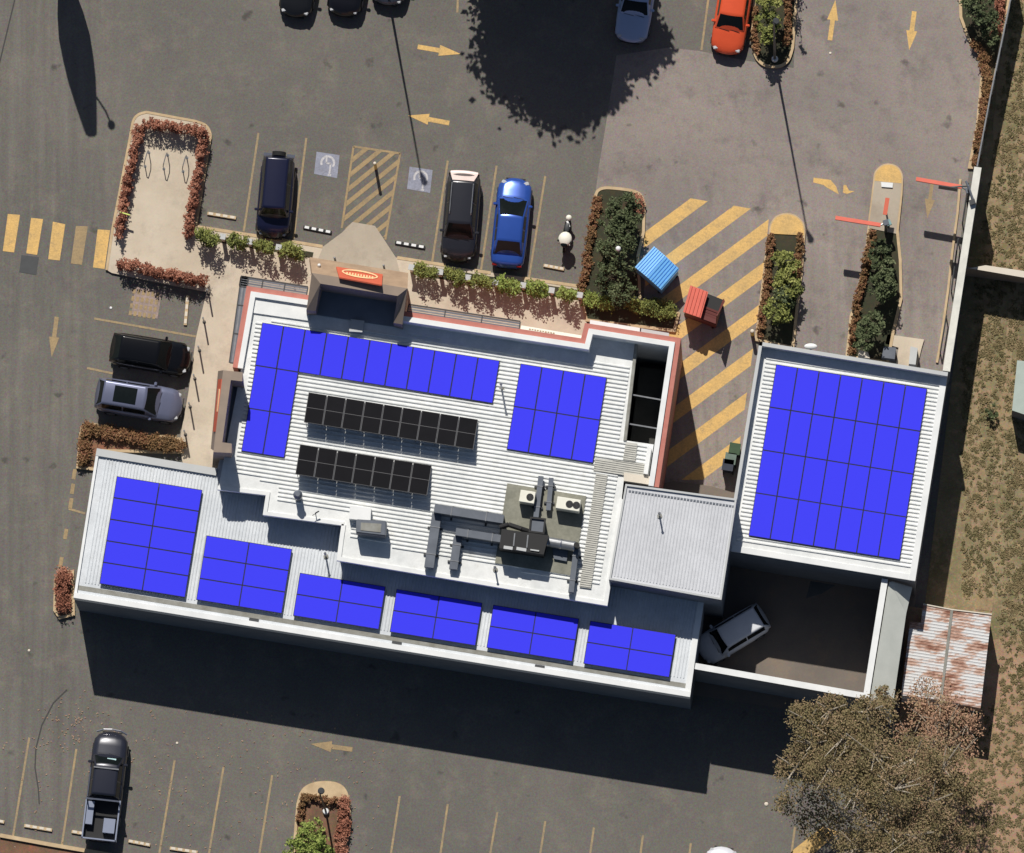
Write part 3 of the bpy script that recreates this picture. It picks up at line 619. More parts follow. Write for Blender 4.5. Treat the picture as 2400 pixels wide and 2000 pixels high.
tree('rusty_tree', 'sparse reddish brown tree spreading over the rusty shed roof', 'tree', (2190, 1760),
 [(2170, 1625, 4.6, 40, .5), (2205, 1640, 4.8, 50, .5), (2160, 1680, 5.0, 46, .5), (2220, 1700, 5.2, 56, .5), (2265, 1700, 4.6, 42, .5), (2130, 1730, 5.0, 40, .5), (2190, 1750, 5.4, 50, .5), (2262, 1760, 5.0, 40, .5)], L_rust, 310, .12, .14, 'timber', clump=.5, bare=2)
tree('rusty_tree', 'wispy grey brown sapling against the sloped side of the yard wall', 'tree', (2090, 1720), [(2080, 1630, 4.6, 28, .6), (2070, 1665, 4.8, 32, .6)], L_olive, 420, .13, .06, 'timber', clump=.5, bare=2)
tree('shrub', 'small dark green shrub beside the sandy tracks on the lawn', 'shrub', (2330, 975), [(2328, 965, .5, 16, .8)], L_dark, 900, .12, .03, 'darkbark')
# loose grass tufts and litter (uncountable)
V = []
for i in range(2600):
    x = random.uniform(2255, 2420); y = random.uniform(-20, 2000)
    if x < 2380 - y * .14 and y < 900: continue
    if 2120 < x < 2345 and 1400 < y < 1650: continue
    V.append((W(x, y, .04), random.uniform(.05, .2), .18))
tagobj(leafobj('grass_tufts', leaves(V, 700, .1, clump=.8), leafmat('leaf_lawn', [(84, 80, 52), (108, 102, 68), (142, 124, 92), (124, 112, 80)])), kind='stuff')
V = []
for i in range(420):
    if i < 70: x, y = random.gauss(158, 34), random.gauss(1700, 36)
    elif i < 370: x, y = random.uniform(5, 900), random.uniform(1660, 1990)
    else: x, y = random.uniform(1790, 1870), random.gauss(1572, 8)
    V.append((W(x, y, .02), .035, .15))
tagobj(leafobj('fallen_leaves', leaves(V, 1, .07, clump=.9)[: 4 * 1500], leafmat('leaf_dry', [(120, 96, 76), (160, 128, 104), (178, 152, 132), (146, 112, 90)])), kind='stuff')
for i, (x, y, l) in enumerate([(260, 722, 'tiny white scrap of litter above the black hatchback'), (1946, 125, 'tiny pinkish scrap below the up arrow'), (2265, 93, 'tiny white scrap near the right garden strip'), (1796, 1885, 'pale round scrap left of the gum tree'), (415, 1742, 'small pale scrap above the second bay right of the truck'), (68, 1525, 'small pale scrap on the left road below the long building')]):
    p = W(x, y); bm = bmesh.new(); r = .11 if i == 3 else .07; ball(bm, (p.x, p.y, .02), r, .3, 8); tagobj(obj('litter', bm, M['white'] if i in (0, 2) else M['cream']), l, 'litter')
# ---------------------------------------------------------------- buildings
ZM, ZP, ZPW, ZT, ZC, ZB, ZA = 5.9, 6.9, 6.15, 8.25, 4.6, 6.8, 5.0
def bthing(name, label, px, cat='building'):
    p = W(px[0], px[1], 0); return thing(name, label, cat, (p.x, p.y, 0))
# --- restaurant (main roof)
rest = bthing('restaurant_building', 'restaurant with white ribbed roof, red fascia and beige entry tower', (900, 1000))
inner = [(592, 690), (735, 713), (968, 749), (1371, 812), (1383, 776), (1487, 792), (1487.6, 806), (1461, 1032), (1532, 1042), (1519, 1126), (1463, 1118), (1457, 1170), (1419, 1414), (795, 1309), (807, 1229), (621, 1200), (629, 1156), (512, 1143), (566, 860)]
P = pp(inner, ZM)
bm = bmesh.new(); prism(bm, P, 0, ZM - .006); obj('wall', bm, M['render'], rest)
bm = bmesh.new(); prism(bm, P, ZM - .12, ZM)
ribpoly = pp([(600, 748), (735, 766), (975, 784), (1388, 858), (1394, 836), (1478, 850), (1450, 1036), (1520, 1048), (1512, 1112), (1450, 1104), (1404, 1374), (820, 1264), (828, 1200), (650, 1172), (654, 1138), (549, 1108), (585, 870)], ZM)
ribs(bm, ribpoly, -ANG, .218,   .12, .06, .07, ZM - .002); obj('roof', bm, M['roofw'], rest)
# flat apron at north west corner, flat flashing along the south edge
bm = bmesh.new(); prism(bm, pp([(597, 696), (727, 716), (724, 752), (590, 733)], ZM + .1), ZM - .001, ZM + .1); obj('flashing', bm, M['white'], rest)
# parapets: white coping inside, red ledge outside
def parapet(px, z, zb, w_in, w_out, par, red=True):
    c = pp(px, z)       # line between coping and red ledge, polyline with outside on the left
    bm = bmesh.new(); strip(bm, c, 0.0, w_in, zb, z); obj('parapet_coping', bm, M['white'], par)
    if red:
        bm = bmesh.new(); strip(bm, c, -w_out, -.003, 0, z - .12); obj('red_fascia', bm, M['red'], par)
parapet([(557, 862), (588, 683), (740, 706)], ZPW, ZM - .1, .27, .27, rest)
parapet([(940, 740), (1371, 806), (1380, 770), (1582, 802), (1532, 1140)], ZP, 0, .27, .27, rest)
bm = bmesh.new(); strip(bm, pp([(1457, 1170), (1419, 1414), (795, 1309), (801, 1262), (806, 1229)], ZM + .08), -.12, .1, ZM - .3, ZM + .08); obj('edge_gutter', bm, M['white'], rest)
bm = bmesh.new(); strip(bm, pp([(806, 1228), (621, 1203), (628, 1157), (510, 1143)], ZM + .08), -.1, .1, ZM - .3, ZM + .08); obj('edge_gutter', bm, M['white'], rest)
# open service well
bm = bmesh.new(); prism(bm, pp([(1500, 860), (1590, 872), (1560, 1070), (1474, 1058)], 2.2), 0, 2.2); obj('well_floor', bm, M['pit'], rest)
bm = bmesh.new(); strip(bm, pp([(1487.6, 806), (1461, 1032)], ZM + .1), -.16, .0, ZM - .5, ZM + .1); obj('gutter', bm, M['gutter'], rest)
for a, b in (((1478, 925), (1551, 938)), ((1469, 993), (1541, 1005))):
    bm = bmesh.new(); A = W(a[0], a[1], ZM - .2); B = W(b[0], b[1], ZM - .2); c = (A + B) / 2; box(bm, (c.x, c.y, ZM - .2), ((B - A).length, .07, .1), math.atan2(B.y - A.y, B.x - A.x)); obj('cross_beam', bm, M['steel'], rest)
# east wall closing the well and small hatch
bm = bmesh.new(); prism(bm, pp([(1517, 1048), (1527, 1050), (1518, 1112), (1508, 1110)], ZM + .45), ZM, ZM + .45); obj('access_hatch', bm, M['white'], rest)
bm = bmesh.new(); prism(bm, pp([(1462, 1108), (1537, 1119), (1534, 1138), (1462, 1127)], ZM + .25), ZM - 2, ZM + .25); obj('parapet_coping', bm, M['cream'], rest)
bm = bmesh.new(); prism(bm, pp([(1383, 750), (1500, 769), (1499, 782), (1382, 764)], 5.0), 4.85, 5.0); obj('awning', bm, M['white'], rest)
bm = bmesh.new(); prism(bm, pp([(1503, 770), (1568, 781), (1568, 790), (1502, 781)], 5.0), 4.85, 5.0); obj('awning', bm, M['greycap'], rest)
# walls below parapets on the north side sit over the pavement
def tower(px_top_outer, label_name):
    pass
def entry(outer, inner_, base, z, par, zfloor, nm, zr=None):
    """outer/inner top outlines (px at z) open to the back; base = outline at the ground (px)"""
    zz = [zr, z, z, zr] if zr else [z] * 4
    O = [W(x, y, q) for (x, y), q in zip(outer, zz)]; I = [W(x, y, q) for (x, y), q in zip(inner_, zz)]; B = pp(base, 0)
    bm = bmesh.new(); n = len(O)
    vo = [bm.verts.new(p) for p in O]; vi = [bm.verts.new(p) for p in I]; vb = [bm.verts.new(p) for p in B]
    vf = [bm.verts.new((p.x, p.y, zfloor)) for p in I]
    for k in range(n - 1):
        bm.faces.new((vo[k], vo[k + 1], vi[k + 1], vi[k])); bm.faces.new((vb[k], vb[k + 1], vo[k + 1], vo[k])); bm.faces.new((vi[k], vi[k + 1], vf[k + 1], vf[k]))
    for k in (0, n - 1): bm.faces.new((vo[k], vi[k], vf[k], vb[k]))
    obj('%s_wall' % nm, bm, M['beige'], par)
    bm = bmesh.new(); prism(bm, [(p.x, p.y) for p in I], 0, zfloor); obj('%s_roof' % nm, bm, M['darkroof'], par)
t1 = rest
# entry tower: battered front face leans out to the north
entry([(718, 728), (731, 640), (955, 676), (943, 761)], [(740, 729), (751, 665), (932, 694), (922, 757)], [(722, 790), (729, 650), (958, 684), (950, 825)], ZT, rest, ZM + .1, 'tower', zr=ZM + 1.25)
def slantquad(px0, px1, px2, px3, z0, z1, m, nm, par, th=.05):
    """top edge px0,px1 at z1; bottom edge px3,px2 at z0"""
    a, b = W(px0[0], px0[1], z1), W(px1[0], px1[1], z1); c, d = W(px2[0], px2[1], z0), W(px3[0], px3[1], z0)
    n = (b - a).cross(d - a).normalized(); n = -n if n.z < 0 else n
    bm = bmesh.new(); v = [bm.verts.new(p) for p in (a, b, c, d)]; u = [bm.verts.new(p - n * th) for p in (a, b, c, d)]
    bm.faces.new(v); bm.faces.new(u[::-1])
    for i in range(4): bm.faces.new((v[i], v[(i + 1) % 4], u[(i + 1) % 4], u[i]))
    return obj(nm, bm, m, par)
# sloped tan canopy front with the sign, projecting over the doors
slantquad((731, 640), (955, 676), (957, 640), (726, 603), ZT - 2.2, ZT - .02, M['tan'], 'tower_front', rest, .2)
def onfront(x, y, off=.05):
    """point on the sloped front at image pixel; off metres above"""
    a, b, d = W(731, 640, ZT - .02), W(955, 676, ZT - .02), W(726, 603, ZT - 2.2)
    n = (b - a).cross(d - a).normalized(); n = -n if n.z < 0 else n
    o = a + n * off; dr = (W(x, y, 0) - cpos).normalized(); t = (o - cpos).dot(n) / dr.dot(n); return cpos + dr * t, n
def frontpoly(pxs, nm, m, off, th=.04, par=None):
    q = [onfront(x, y, off) for x, y in pxs]; n = q[0][1]; bm = bmesh.new()
    v = [bm.verts.new(p) for p, _ in q]; u = [bm.verts.new(p - n * th) for p, _ in q]
    bm.faces.new(v); bm.faces.new(u[::-1])
    for i in range(len(v)): bm.faces.new((v[i], v[(i + 1) % len(v)], u[(i + 1) % len(v)], u[i]))
    return obj(nm, bm, m, par or rest)
signp = onfront(845, 646, .1)[0]
sg = thing('restaurant_sign', 'orange red sign with pale oval lettering on the entry tower front', 'sign', signp)
frontpoly([(788, 625), (897, 643), (895, 668), (795, 650)], 'sign_board', M['orange'], .1, .07, sg)
ov = []; ovi = []
for i in range(28):
    t = 2 * math.pi * i / 28; cx, cy = 843.5, 642.5; ex = 43 * math.cos(t); ey = 8.5 * math.sin(t)
    ov.append((cx + ex * .987 - ey * .16, cy + ex * .16 + ey)); ovi.append((cx + ex * .9 - ey * .11, cy + ex * .15 + ey * .62))
bm = bmesh.new(); n = len(ov)
vo = [bm.verts.new(onfront(*p, .13)[0]) for p in ov]; vi = [bm.verts.new(onfront(*p, .13)[0]) for p in ovi]
for i in range(n): bm.faces.new((vo[i], vo[(i + 1) % n], vi[(i + 1) % n], vi[i]))
obj('sign_oval', bm, M['glowtext'], sg)
for k in range(10):     # worn unreadable letters inside the oval
    x = 812 + k * 6.6; y = 637.5 + k * 1.1
    q = [(x, y), (x + 3.6, y + .6), (x + 3.2, y + 6.6 - (k % 3)), (x - .4, y + 6 - (k % 2))]
    frontpoly(q, 'letter', M['glowtext'], .14, .02, sg)
for x, y, l in ((784, 604, 'left'), (899, 622, 'right')):
    p = W(x, y, 1.2); t = thing('bollard', 'thin dark bollard on the %s of the restaurant doors' % l, 'bollard', (p.x, p.y, PZ), 0, 'bollards before the doors')
    bm = bmesh.new(); cyl(bm, (p.x, p.y, PZ), (p.x, p.y, 1.15), .055); obj('post', bm, M['darkmetal'], t)
    bm = bmesh.new(); ball(bm, (p.x, p.y, 1.15), .06, .6, 10); obj('cap', bm, M['steel'], t)
p = onfront(748, 622, .1)[0]
t = thing('security_light', 'small white security light on the left of the tower front', 'light', p); bm = bmesh.new(); ball(bm, p, .09, 1, 12); obj('globe', bm, M['white'], t); bm = bmesh.new(); box(bm, p - Vector((0, 0, .1)), (.12, .12, .08)); obj('bracket', bm, M['steel'], t)
# west sign tower
entry([(569, 873), (523, 868), (500, 1060), (543, 1062)], [(568, 894), (541, 891), (521, 1037), (543, 1040)], [(562, 915), (522, 905), (497, 1100), (540, 1105)], ZT - .3, rest, ZM - .2, 'side_tower')
slantquad((523, 868), (501, 1057), (494, 1052), (511, 870), ZT - 1.9, ZT - .32, M['beige'], 'side_tower_front', rest, .12)
sa = thing('restaurant_sign', 'narrow vertical orange sign on the west side tower', 'sign', W(508, 950, ZT - .8))
slantquad((519, 889), (506, 1012), (499, 1012), (511, 889), ZT - 1.25, ZT - .35, M['orange'], 'sign_board', sa, .1)
slantquad((514.5, 912), (509.5, 965), (507.0, 965), (512, 912), ZT - .80, ZT - .45, M['glowtext'], 'sign_lettering', sa, .04)
# louvre awnings
def louvre(a, b, wpx, label, group='slatted awnings on the restaurant wall', n=4, flip=1):
    z = 3.6; A = W(a[0], a[1], z); B = W(b[0], b[1], z); wd = wpx * SC
    t = thing('slatted_awning', label, 'awning', (A.x, A.y, z), 0, group)
    for nm, o0, o1 in (('frame_beam', 0, .06), ('frame_beam', wd - .06, wd)):
        bm = bmesh.new(); strip(bm, [A, B], o0 * flip, o1 * flip, z - .12, z + .02); obj(nm, bm, M['darkmetal'], t)
    for k in range(n):
        o = wd * (k + 1) / (n + 1); bm = bmesh.new(); strip(bm, [A, B], (o - .045) * flip, (o + .045) * flip, z - .05, z); obj('slat', bm, M['steel'] if k % 2 else M['duct'], t)
    L = (B - A).length; d = (B - A).normalized(); nn = Vector((d.y, -d.x, 0)) * flip
    for s in (0, .33, .66, 1):
        c = A + d * (L * s) + nn * wd / 2; bm = bmesh.new(); box(bm, (c.x, c.y, z - .03), (.06, wd - .13, .1), math.atan2(d.y, d.x)); obj('crossbar', bm, M['darkmetal'], t)
louvre((565, 646), (722, 671), 27, 'slatted metal awning on the north wall left of the entry tower')
louvre((564, 648), (536, 850), 20, 'slatted metal awning along the west wall', flip=-1)
louvre((958, 712), (1220, 752), 25, 'slatted metal awning on the north wall right of the entry tower', n=3)
# banner
slantquad((1219, 775), (1368, 799), (1371, 788), (1222, 763), 6.1, 6.55, M['acwhite'], 'banner', None, .05)
bn = bpy.data.objects['banner']; tagobj(bn, 'long white banner with worn unreadable lettering on the north wall', 'banner')
def bnp(x, y):
    a, b, d = W(1219, 775, 6.55), W(1368, 799, 6.55), W(1222, 763, 6.1); n_ = (b - a).cross(d - a).normalized(); n_ = -n_ if n_.z < 0 else n_
    dr = (W(x, y, 0) - cpos).normalized(); return cpos + dr * ((a + n_ * .02 - cpos).dot(n_) / dr.dot(n_))
for x0, n_l, w_l, dy, mm in ((1240, 10, 4.2, 0, M['tan']), (1318, 8, 4.2, 1, M['greycap'])):
    for k in range(n_l):
        x = x0 + k * 6.2; y = 763 + (x - 1222) * .168 + 4 + dy * 3; bm = bmesh.new()
        bm.faces.new([bm.verts.new(bnp(*q)) for q in ((x, y), (x + w_l, y + .7), (x + w_l - .3, y + 3.6 - (k % 2)), (x - .3, y + 3.0 - (k % 3) * .4))]); obj('letter', bm, mm, bn)
# --- long south building
lb = bthing('long_building', 'long low building with pale grey ribbed roof and white coping along the south', (900, 1400))
outC = [(227, 1051), (509, 1098), (520, 1060), (1640, 1240), (1651, 1405), (1617, 1634), (172, 1401)]
P = pp(outC, ZC)
bm = bmesh.new(); prism(bm, P, 0, ZC - .12); obj('wall', bm, M['render'], lb)
bm = bmesh.new(); prism(bm, P, ZC - .115, ZC); ribs(bm, pp([(245, 1075), (560, 1126), (1640, 1300), (1640, 1410), (1603, 1590), (197, 1366)], ZC), -ANG - math.pi / 2, .168, .07, .04, .035, ZC - .002); obj('roof', bm, M['roofg'], lb)
bm = bmesh.new(); strip(bm, pp([(509, 1098), (227, 1051)], ZC + .14), -.38, 0, ZC - .4, ZC + .14); obj('parapet_coping', bm, M['greycap'], lb)
bm = bmesh.new(); strip(bm, pp([(227, 1051), (172, 1401)], ZC + .12), -.14, 0, ZC - .4, ZC + .12); obj('parapet_coping', bm, M['white'], lb)
bm = bmesh.new(); strip(bm, pp([(172, 1401), (1617, 1634)], ZC + .2), -.27, 0, ZC - .6, ZC + .2); obj('parapet_coping', bm, M['white'], lb)
bm = bmesh.new(); strip(bm, pp([(178, 1382), (1612, 1614)], ZC + .012), -.24, .0, ZC - .05, ZC + .012); obj('gutter', bm, M['gutter'], lb)
bm = bmesh.new(); strip(bm, pp([(1617, 1634), (1637, 1490), (1651, 1405)], ZC + .1), -.3, 0, ZC - .4, ZC + .1); obj('parapet_coping', bm, M['white'], lb)
for x, y in ((930, 1507), (595, 1453), (1265, 1562)):
    bm = bmesh.new(); p = W(x, y, ZC + .03); box(bm, (p.x, p.y, ZC + .03), (.5, .13, .04), -ANG); obj('gutter_outlet', bm, M['darkmetal'], lb)
# --- plant room box B
pb = bthing('plant_room', 'taller square block with pale grey ribbed roof between restaurant and yard', (1580, 1270))
outB = [(1466, 1135), (1727, 1170), (1691, 1407), (1427, 1359)]
P = pp(outB, ZB); bm = bmesh.new(); prism(bm, P, 0, ZB - .12); obj('wall', bm, M['render'], pb)
bm = bmesh.new(); prism(bm, P, ZB - .115, ZB); ribs(bm, pp([(1474, 1148), (1718, 1184), (1686, 1393), (1436, 1350)], ZB), -ANG - math.pi / 2, .168, .07, .04, .035, ZB - .002); obj('roof', bm, M['roofb'], pb)
bm = bmesh.new(); strip(bm, P, 0, .1, ZB - .3, ZB + .1, closed=True); obj('edge_trim', bm, M['greycap'], pb)
bm = bmesh.new(); strip(bm, pp([(1474, 1149), (1720, 1185)], ZB + .03), 0, .1, ZB - .02, ZB + .03); obj('gutter', bm, M['duct'], pb)
# gully between restaurant and plant room
# --- side building A (drive through)
sb = bthing('side_building', 'tall rectangular building with white ribbed roof on the right side', (1950, 1080))
outA = [(1780, 801), (2222, 873), (2145, 1362), (1700, 1290)]
P = pp(outA, ZA + .3); bm = bmesh.new(); prism(bm, P, 0, ZA - .13); obj('wall', bm, M['render'], sb)
bm = bmesh.new(); prism(bm, pp(outA, ZA), ZA - .12, ZA); ribs(bm, pp([(1796, 838), (2205, 892), (2137, 1335), (1725, 1270)], ZA), -ANG, .218,   .12, .06, .065, ZA - .002); obj('roof', bm, M['roofw'], sb)
bm = bmesh.new(); strip(bm, pp([(1780, 801), (2222, 873)], ZA + .62), 0, .2, ZA - .3, ZA + .62); obj('parapet_coping', bm, M['greycap'], sb)
bm = bmesh.new(); strip(bm, pp([(1700, 1290), (1780, 801)], ZA + .62), 0, .17, ZA - .3, ZA + .62); obj('parapet_coping', bm, M['greycap'], sb)
bm = bmesh.new(); strip(bm, pp([(2222, 873), (2145, 1362)], ZA + .1), 0, .33, ZA - .5, ZA + .1); obj('parapet_coping', bm, M['white'], sb)
bm = bmesh.new(); strip(bm, pp([(2145, 1362), (1714, 1292)], ZA + .06), 0, .3, ZA - .5, ZA + .06); obj('edge_flashing', bm, M['white'], sb)
for x, y in ((2093, 835), (2175, 850)):
    pass
# pale lean-to pillar caps and service hatches at the north wall
p = W(1887, 812, 2.6); t = thing('wall_lamp', 'white oval canopy lamp on the north wall of the side building', 'lamp', p)
bm = bmesh.new(); p = W(1900, 812, 4.0); ball(bm, (p.x, p.y, 4.0), .34, .3, 14); bmesh.ops.scale(bm, vec=(1, .45, 1), verts=bm.verts, space=Matrix.Translation((-p.x, -p.y, 0))); obj('shade', bm, M['white'], t); bm = bmesh.new(); box(bm, (p.x, p.y - .15, 3.95), (.1, .4, .08)); obj('bracket', bm, M['steel'], t)
# --- yard walls
yw = bthing('yard_wall', 'tall white topped wall around the shaded yard', (1900, 1600), 'wall')
ZY = 4.7
bm = bmesh.new(); strip(bm, pp([(1628, 1567), (2035, 1639), (2080, 1358)], ZY), -.26, 0, 0, ZY - .1); obj('wall_face', bm, M['render'], yw)
bm = bmesh.new(); strip(bm, pp([(1628, 1567), (2035, 1639), (2080, 1358)], ZY), -.29, .03, ZY - .1, ZY); obj('wall_coping', bm, M['white'], yw)
slantquad((2084, 1366), (2040, 1640), (2086, 1700), (2124, 1438), ZY - .75, ZY - .12, M['clad'], 'sloped_cladding', None, .06)
tagobj(bpy.data.objects['sloped_cladding'], 'pale grey sloping roof strip along the outside of the yard wall', 'lean-to roof')
slantquad((2092, 1364), (2084, 1366), (2124, 1438), (2138, 1378), ZY - .75, ZY - .12, M['clad'], 'cladding_return', bpy.data.objects['sloped_cladding'], .06)
bm = bmesh.new(); sheet(bm, pp([(1600, 1300), (2150, 1380), (2100, 1700), (1560, 1620)]), .006); struct('yard_floor', bm, M['yard'])
bm = bmesh.new(); a = W(1900, 1400, 0); prism(bm, pp([(1900, 1362), (1958, 1372), (1925, 1392), (1889, 1402)], 3.2), 3.1, 3.2); tagobj(obj('awning', bm, M['pit']), 'small triangular slab standing for sunlight in the shaded yard below the side building', 'awning')  # slab standing in for a wedge of light, not a real awning
# --- boundary wall + fence
bw = bthing('boundary_wall', 'tall white boundary wall beside the right hand driveway', (2255, 620), 'wall')
c = pp([(2292, 392), (2218, 870)], 4.1)
bm = bmesh.new(); strip(bm, c, -.17, .17, 0, 3.98); obj('wall_face', bm, M['render'], bw)
bm = bmesh.new(); strip(bm, c, -.19, .19, 3.98, 4.1); obj('wall_coping', bm, M['wallpale'], bw)
bf = bthing('boundary_fence', 'thin dark topped steel fence beside the right garden strip', (2330, 200), 'fence')
c = pp([(2380, -60), (2368, 0), (2345, 110), (2322, 220), (2290, 390)], 2.4)
bm = bmesh.new(); strip(bm, c, -.02, .02, .05, 2.38); obj('fence_panel', bm, M['greycap'], bf)
bm = bmesh.new(); strip(bm, c, -.035, .035, 2.38, 2.42); obj('top_rail', bm, M['steel'], bf)
for a, b in zip(c[:-1], c[1:]):
    for k in range(2):
        q = a + (b - a) * k / 2; bm = bmesh.new(); box(bm, (q.x + .05, q.y, 1.2), (.06, .06, 2.4)); obj('post', bm, M['darkmetal'], bf)
cf = bthing('cross_fence', 'sheet metal fence crossing the neighbouring lawn, casting a deep shadow', (2340, 636), 'fence')
bm = bmesh.new(); strip(bm, pp([(2262, 627), (2430, 650)], 2.2), -.05, .05, 0, 2.16); obj('fence_panel', bm, M['beige'], cf)
bm = bmesh.new(); v = pp([(2272, 629), (2310, 622), (2430, 640), (2430, 656)], 2.2); prism(bm, v, 2.165, 2.2); obj('fence_capping', bm, M['cream'], cf)
kerb_obj([(2251, 420), (2244, 500), (2232, 590), (2222, 680), (2208, 780), (2196, 850)], .12, .12)
# guard rail at the wall foot
gr = bthing('guard_rail', 'thin dark guard rail at the foot of the white boundary wall', (2245, 600), 'rail')
for a, b in (((2270, 430), (2256, 520)), ((2246, 560), (2230, 680)), ((2218, 740), (2204, 825))):
    A = W(a[0], a[1], .6); B = W(b[0], b[1], .6); bm = bmesh.new(); cyl(bm, A, B, .04, n=8); obj('rail_tube', bm, M['darkmetal'], gr)
    for q in (A, B): bm = bmesh.new(); cyl(bm, (q.x, q.y, 0), q, .035, n=8); obj('rail_post', bm, M['darkmetal'], gr)
# --- rusty shed, green shed
rs = bthing('rusty_shed', 'old shed with rust streaked corrugated roof behind the yard wall', (2210, 1520), 'shed')
zs = 2.6
L1 = [(2164, 1417), (2230, 1430), (2204, 1640), (2112, 1630), (2133, 1457), (2158, 1460)]; R1 = [(2232, 1430), (2324, 1441), (2298, 1660), (2206, 1642)]
bm = bmesh.new(); prism(bm, pp([(2166, 1419), (2322, 1443), (2298, 1655), (2114, 1628), (2134, 1459), (2160, 1461)], zs), 0, zs - .03); obj('wall', bm, M['rustroof'], rs)
for q in (L1, R1):
    bm = bmesh.new(); prism(bm, pp(q, zs), zs - .028, zs); ribs(bm, pp(q, zs), -ANG, .16, .1, .03, .02, zs - .002); obj('roof_sheet', bm, M['rustroof'], rs)
bm = bmesh.new(); strip(bm, pp([(2231, 1430), (2205, 1641)], zs + .05), -.07, .07, zs + .02, zs + .05); obj('ridge_cap', bm, M['gutter'], rs)
bm = bmesh.new(); strip(bm, pp([(2164, 1416), (2232, 1429), (2325, 1440)], zs + .06), -.03, .03, zs - .1, zs + .06); obj('barge_board', bm, M['cream'], rs)
gs = bthing('garden_shed', 'pale green shed roof cut by the right edge of the photo', (2400, 910), 'shed')
shp = [(2384, 845), (2440, 850), (2440, 985), (2372, 962)]
bm = bmesh.new(); prism(bm, pp(shp, 2.0), 0, 1.97); obj('wall', bm, M['render'], gs)
bm = bmesh.new(); prism(bm, pp(shp, 2.05), 1.975, 2.05); obj('roof', bm, mat('pale_green_roof', (168, 180, 172), .6, .06, 2), gs)
# drive through equipment at side building north wall
mb = thing('menu_kiosk_base', 'pale concrete kiosk slab with two service boxes north of the side building', 'kiosk', W(2120, 810, 0))
bm = bmesh.new(); prism(bm, pp([(2080, 784), (2166, 796), (2160, 816), (2149, 862), (2100, 856), (2106, 815), (2075, 806)], .12), 0, .12); obj('slab', bm, M['concrete'], mb)
for q, m_, z in ([(2072, 812), (2100, 815), (2097, 842), (2066, 838)], 'duct', .8), ([(2134, 812), (2151, 816), (2146, 855), (2130, 853)], 'greycap', .9):
    bm = bmesh.new(); prism(bm, pp(q, z), 0, z); obj('service_box', bm, M[m_], mb)
t = thing('service_cabinet', 'small pale cabinet at the foot of the drive through island', 'cabinet', W(2024, 832, 0))
bm = bmesh.new(); prism(bm, pp([(2014, 822), (2033, 826), (2038, 846), (2010, 841)], .9), 0, .85); obj('cabinet_body', bm, M['wallpale'], t); bm = bmesh.new(); prism(bm, pp([(2013, 821), (2034, 825), (2039, 840), (2011, 836)], .92), .852, .92); obj('cabinet_lid', bm, M['cream'], t)
# ---------------------------------------------------------------- height bars
def heightbar(a, b, post, label, z=2.65, boardpx=None):
    A = W(a[0], a[1], z); B = W(b[0], b[1], z); Pp = W(post[0], post[1], 0)
    t = thing('height_bar', label, 'height bar', (Pp.x, Pp.y, 0), 0, 'red height clearance bars over the lanes')
    d = (B - A).normalized()
    bm = bmesh.new(); c = (A + B) / 2; box(bm, (c.x, c.y, z), ((B - A).length, .2, .2), math.atan2(d.y, d.x)); obj('clearance_bar', bm, mat('red_bar', (226, 112, 92), .5, .08, 2), t)
    bm = bmesh.new(); cyl(bm, (Pp.x, Pp.y, 0), (Pp.x, Pp.y, z + .1), .08); obj('post', bm, M['darkmetal'], t)
    bm = bmesh.new(); tube(bm, [(Pp.x, Pp.y, z + .05), (B.x, B.y, z + .05)], .05); obj('arm', bm, M['steel'], t)
    bm = bmesh.new(); box(bm, (Pp.x, Pp.y, z + .2), (.28, .28, .24), .3); obj('motor_box', bm, M['duct'], t)
    if boardpx:
        P0 = W(boardpx[0][0], boardpx[0][1], 4.0); P1 = W(boardpx[1][0], boardpx[1][1], 4.0); c = (P0 + P1) / 2
        bm = bmesh.new(); box(bm, (c.x, c.y, 4.0), ((P1 - P0).length, .05, .9), -ANG); obj('sign_board', bm, M['darkmetal'], t)
        bm = bmesh.new(); tube(bm, [(Pp.x, Pp.y, z), (Pp.x, Pp.y, 4.2), (c.x, c.y, 4.2)], .045); obj('sign_arm', bm, M['darkmetal'], t)
heightbar((2147, 420), (2254, 439), (2268, 470), 'upper red height bar over the right hand lane', boardpx=((2200, 437), (2244, 446)))
heightbar((1958, 511), (2064, 528), (2076, 545), 'lower red height bar over the left hand lane')
# leaning lamp or camera arm on white wall
p = W(2282, 478, 4.1); t = thing('wall_bracket', 'dark bracket arm clamped over the top of the white boundary wall', 'bracket', p)
bm = bmesh.new(); tube(bm, [W(2264, 425, 4.2), W(2270, 438, 4.25), W(2281, 470, 4.2)], .06); obj('arm', bm, M['duct'], t)
bm = bmesh.new(); box(bm, W(2279, 474, 4.22), (.3, .26, .2), .3); obj('clamp', bm, M['darkmetal'], t)
t = thing('menu_sign', 'small red arrow shaped sign panel on the island slab', 'sign', W(2077, 495, 0))
bm = bmesh.new(); box(bm, W(2077, 484, 1.6), (.22, .9, .06), -ANG); obj('sign_panel', bm, M['orange'], t)
q = W(2077, 495, 0); bm = bmesh.new(); cyl(bm, (q.x, q.y - .1, .1), (q.x, q.y - .1, 1.57), .05); obj('post', bm, M['darkmetal'], t)
t = thing('speaker_post', 'teal capped intercom post at the end of the lower height bar', 'intercom', W(2083, 528, 0)); q = W(2081, 523, 1.3)
bm = bmesh.new(); cyl(bm, (q.x, q.y, 0), (q.x, q.y, 1.2), .07); obj('post', bm, M['darkmetal'], t); bm = bmesh.new(); box(bm, (q.x, q.y, 1.3), (.32, .3, .2), .4); obj('head_unit', bm, mat('teal_cap', (120, 158, 160), .5), t)
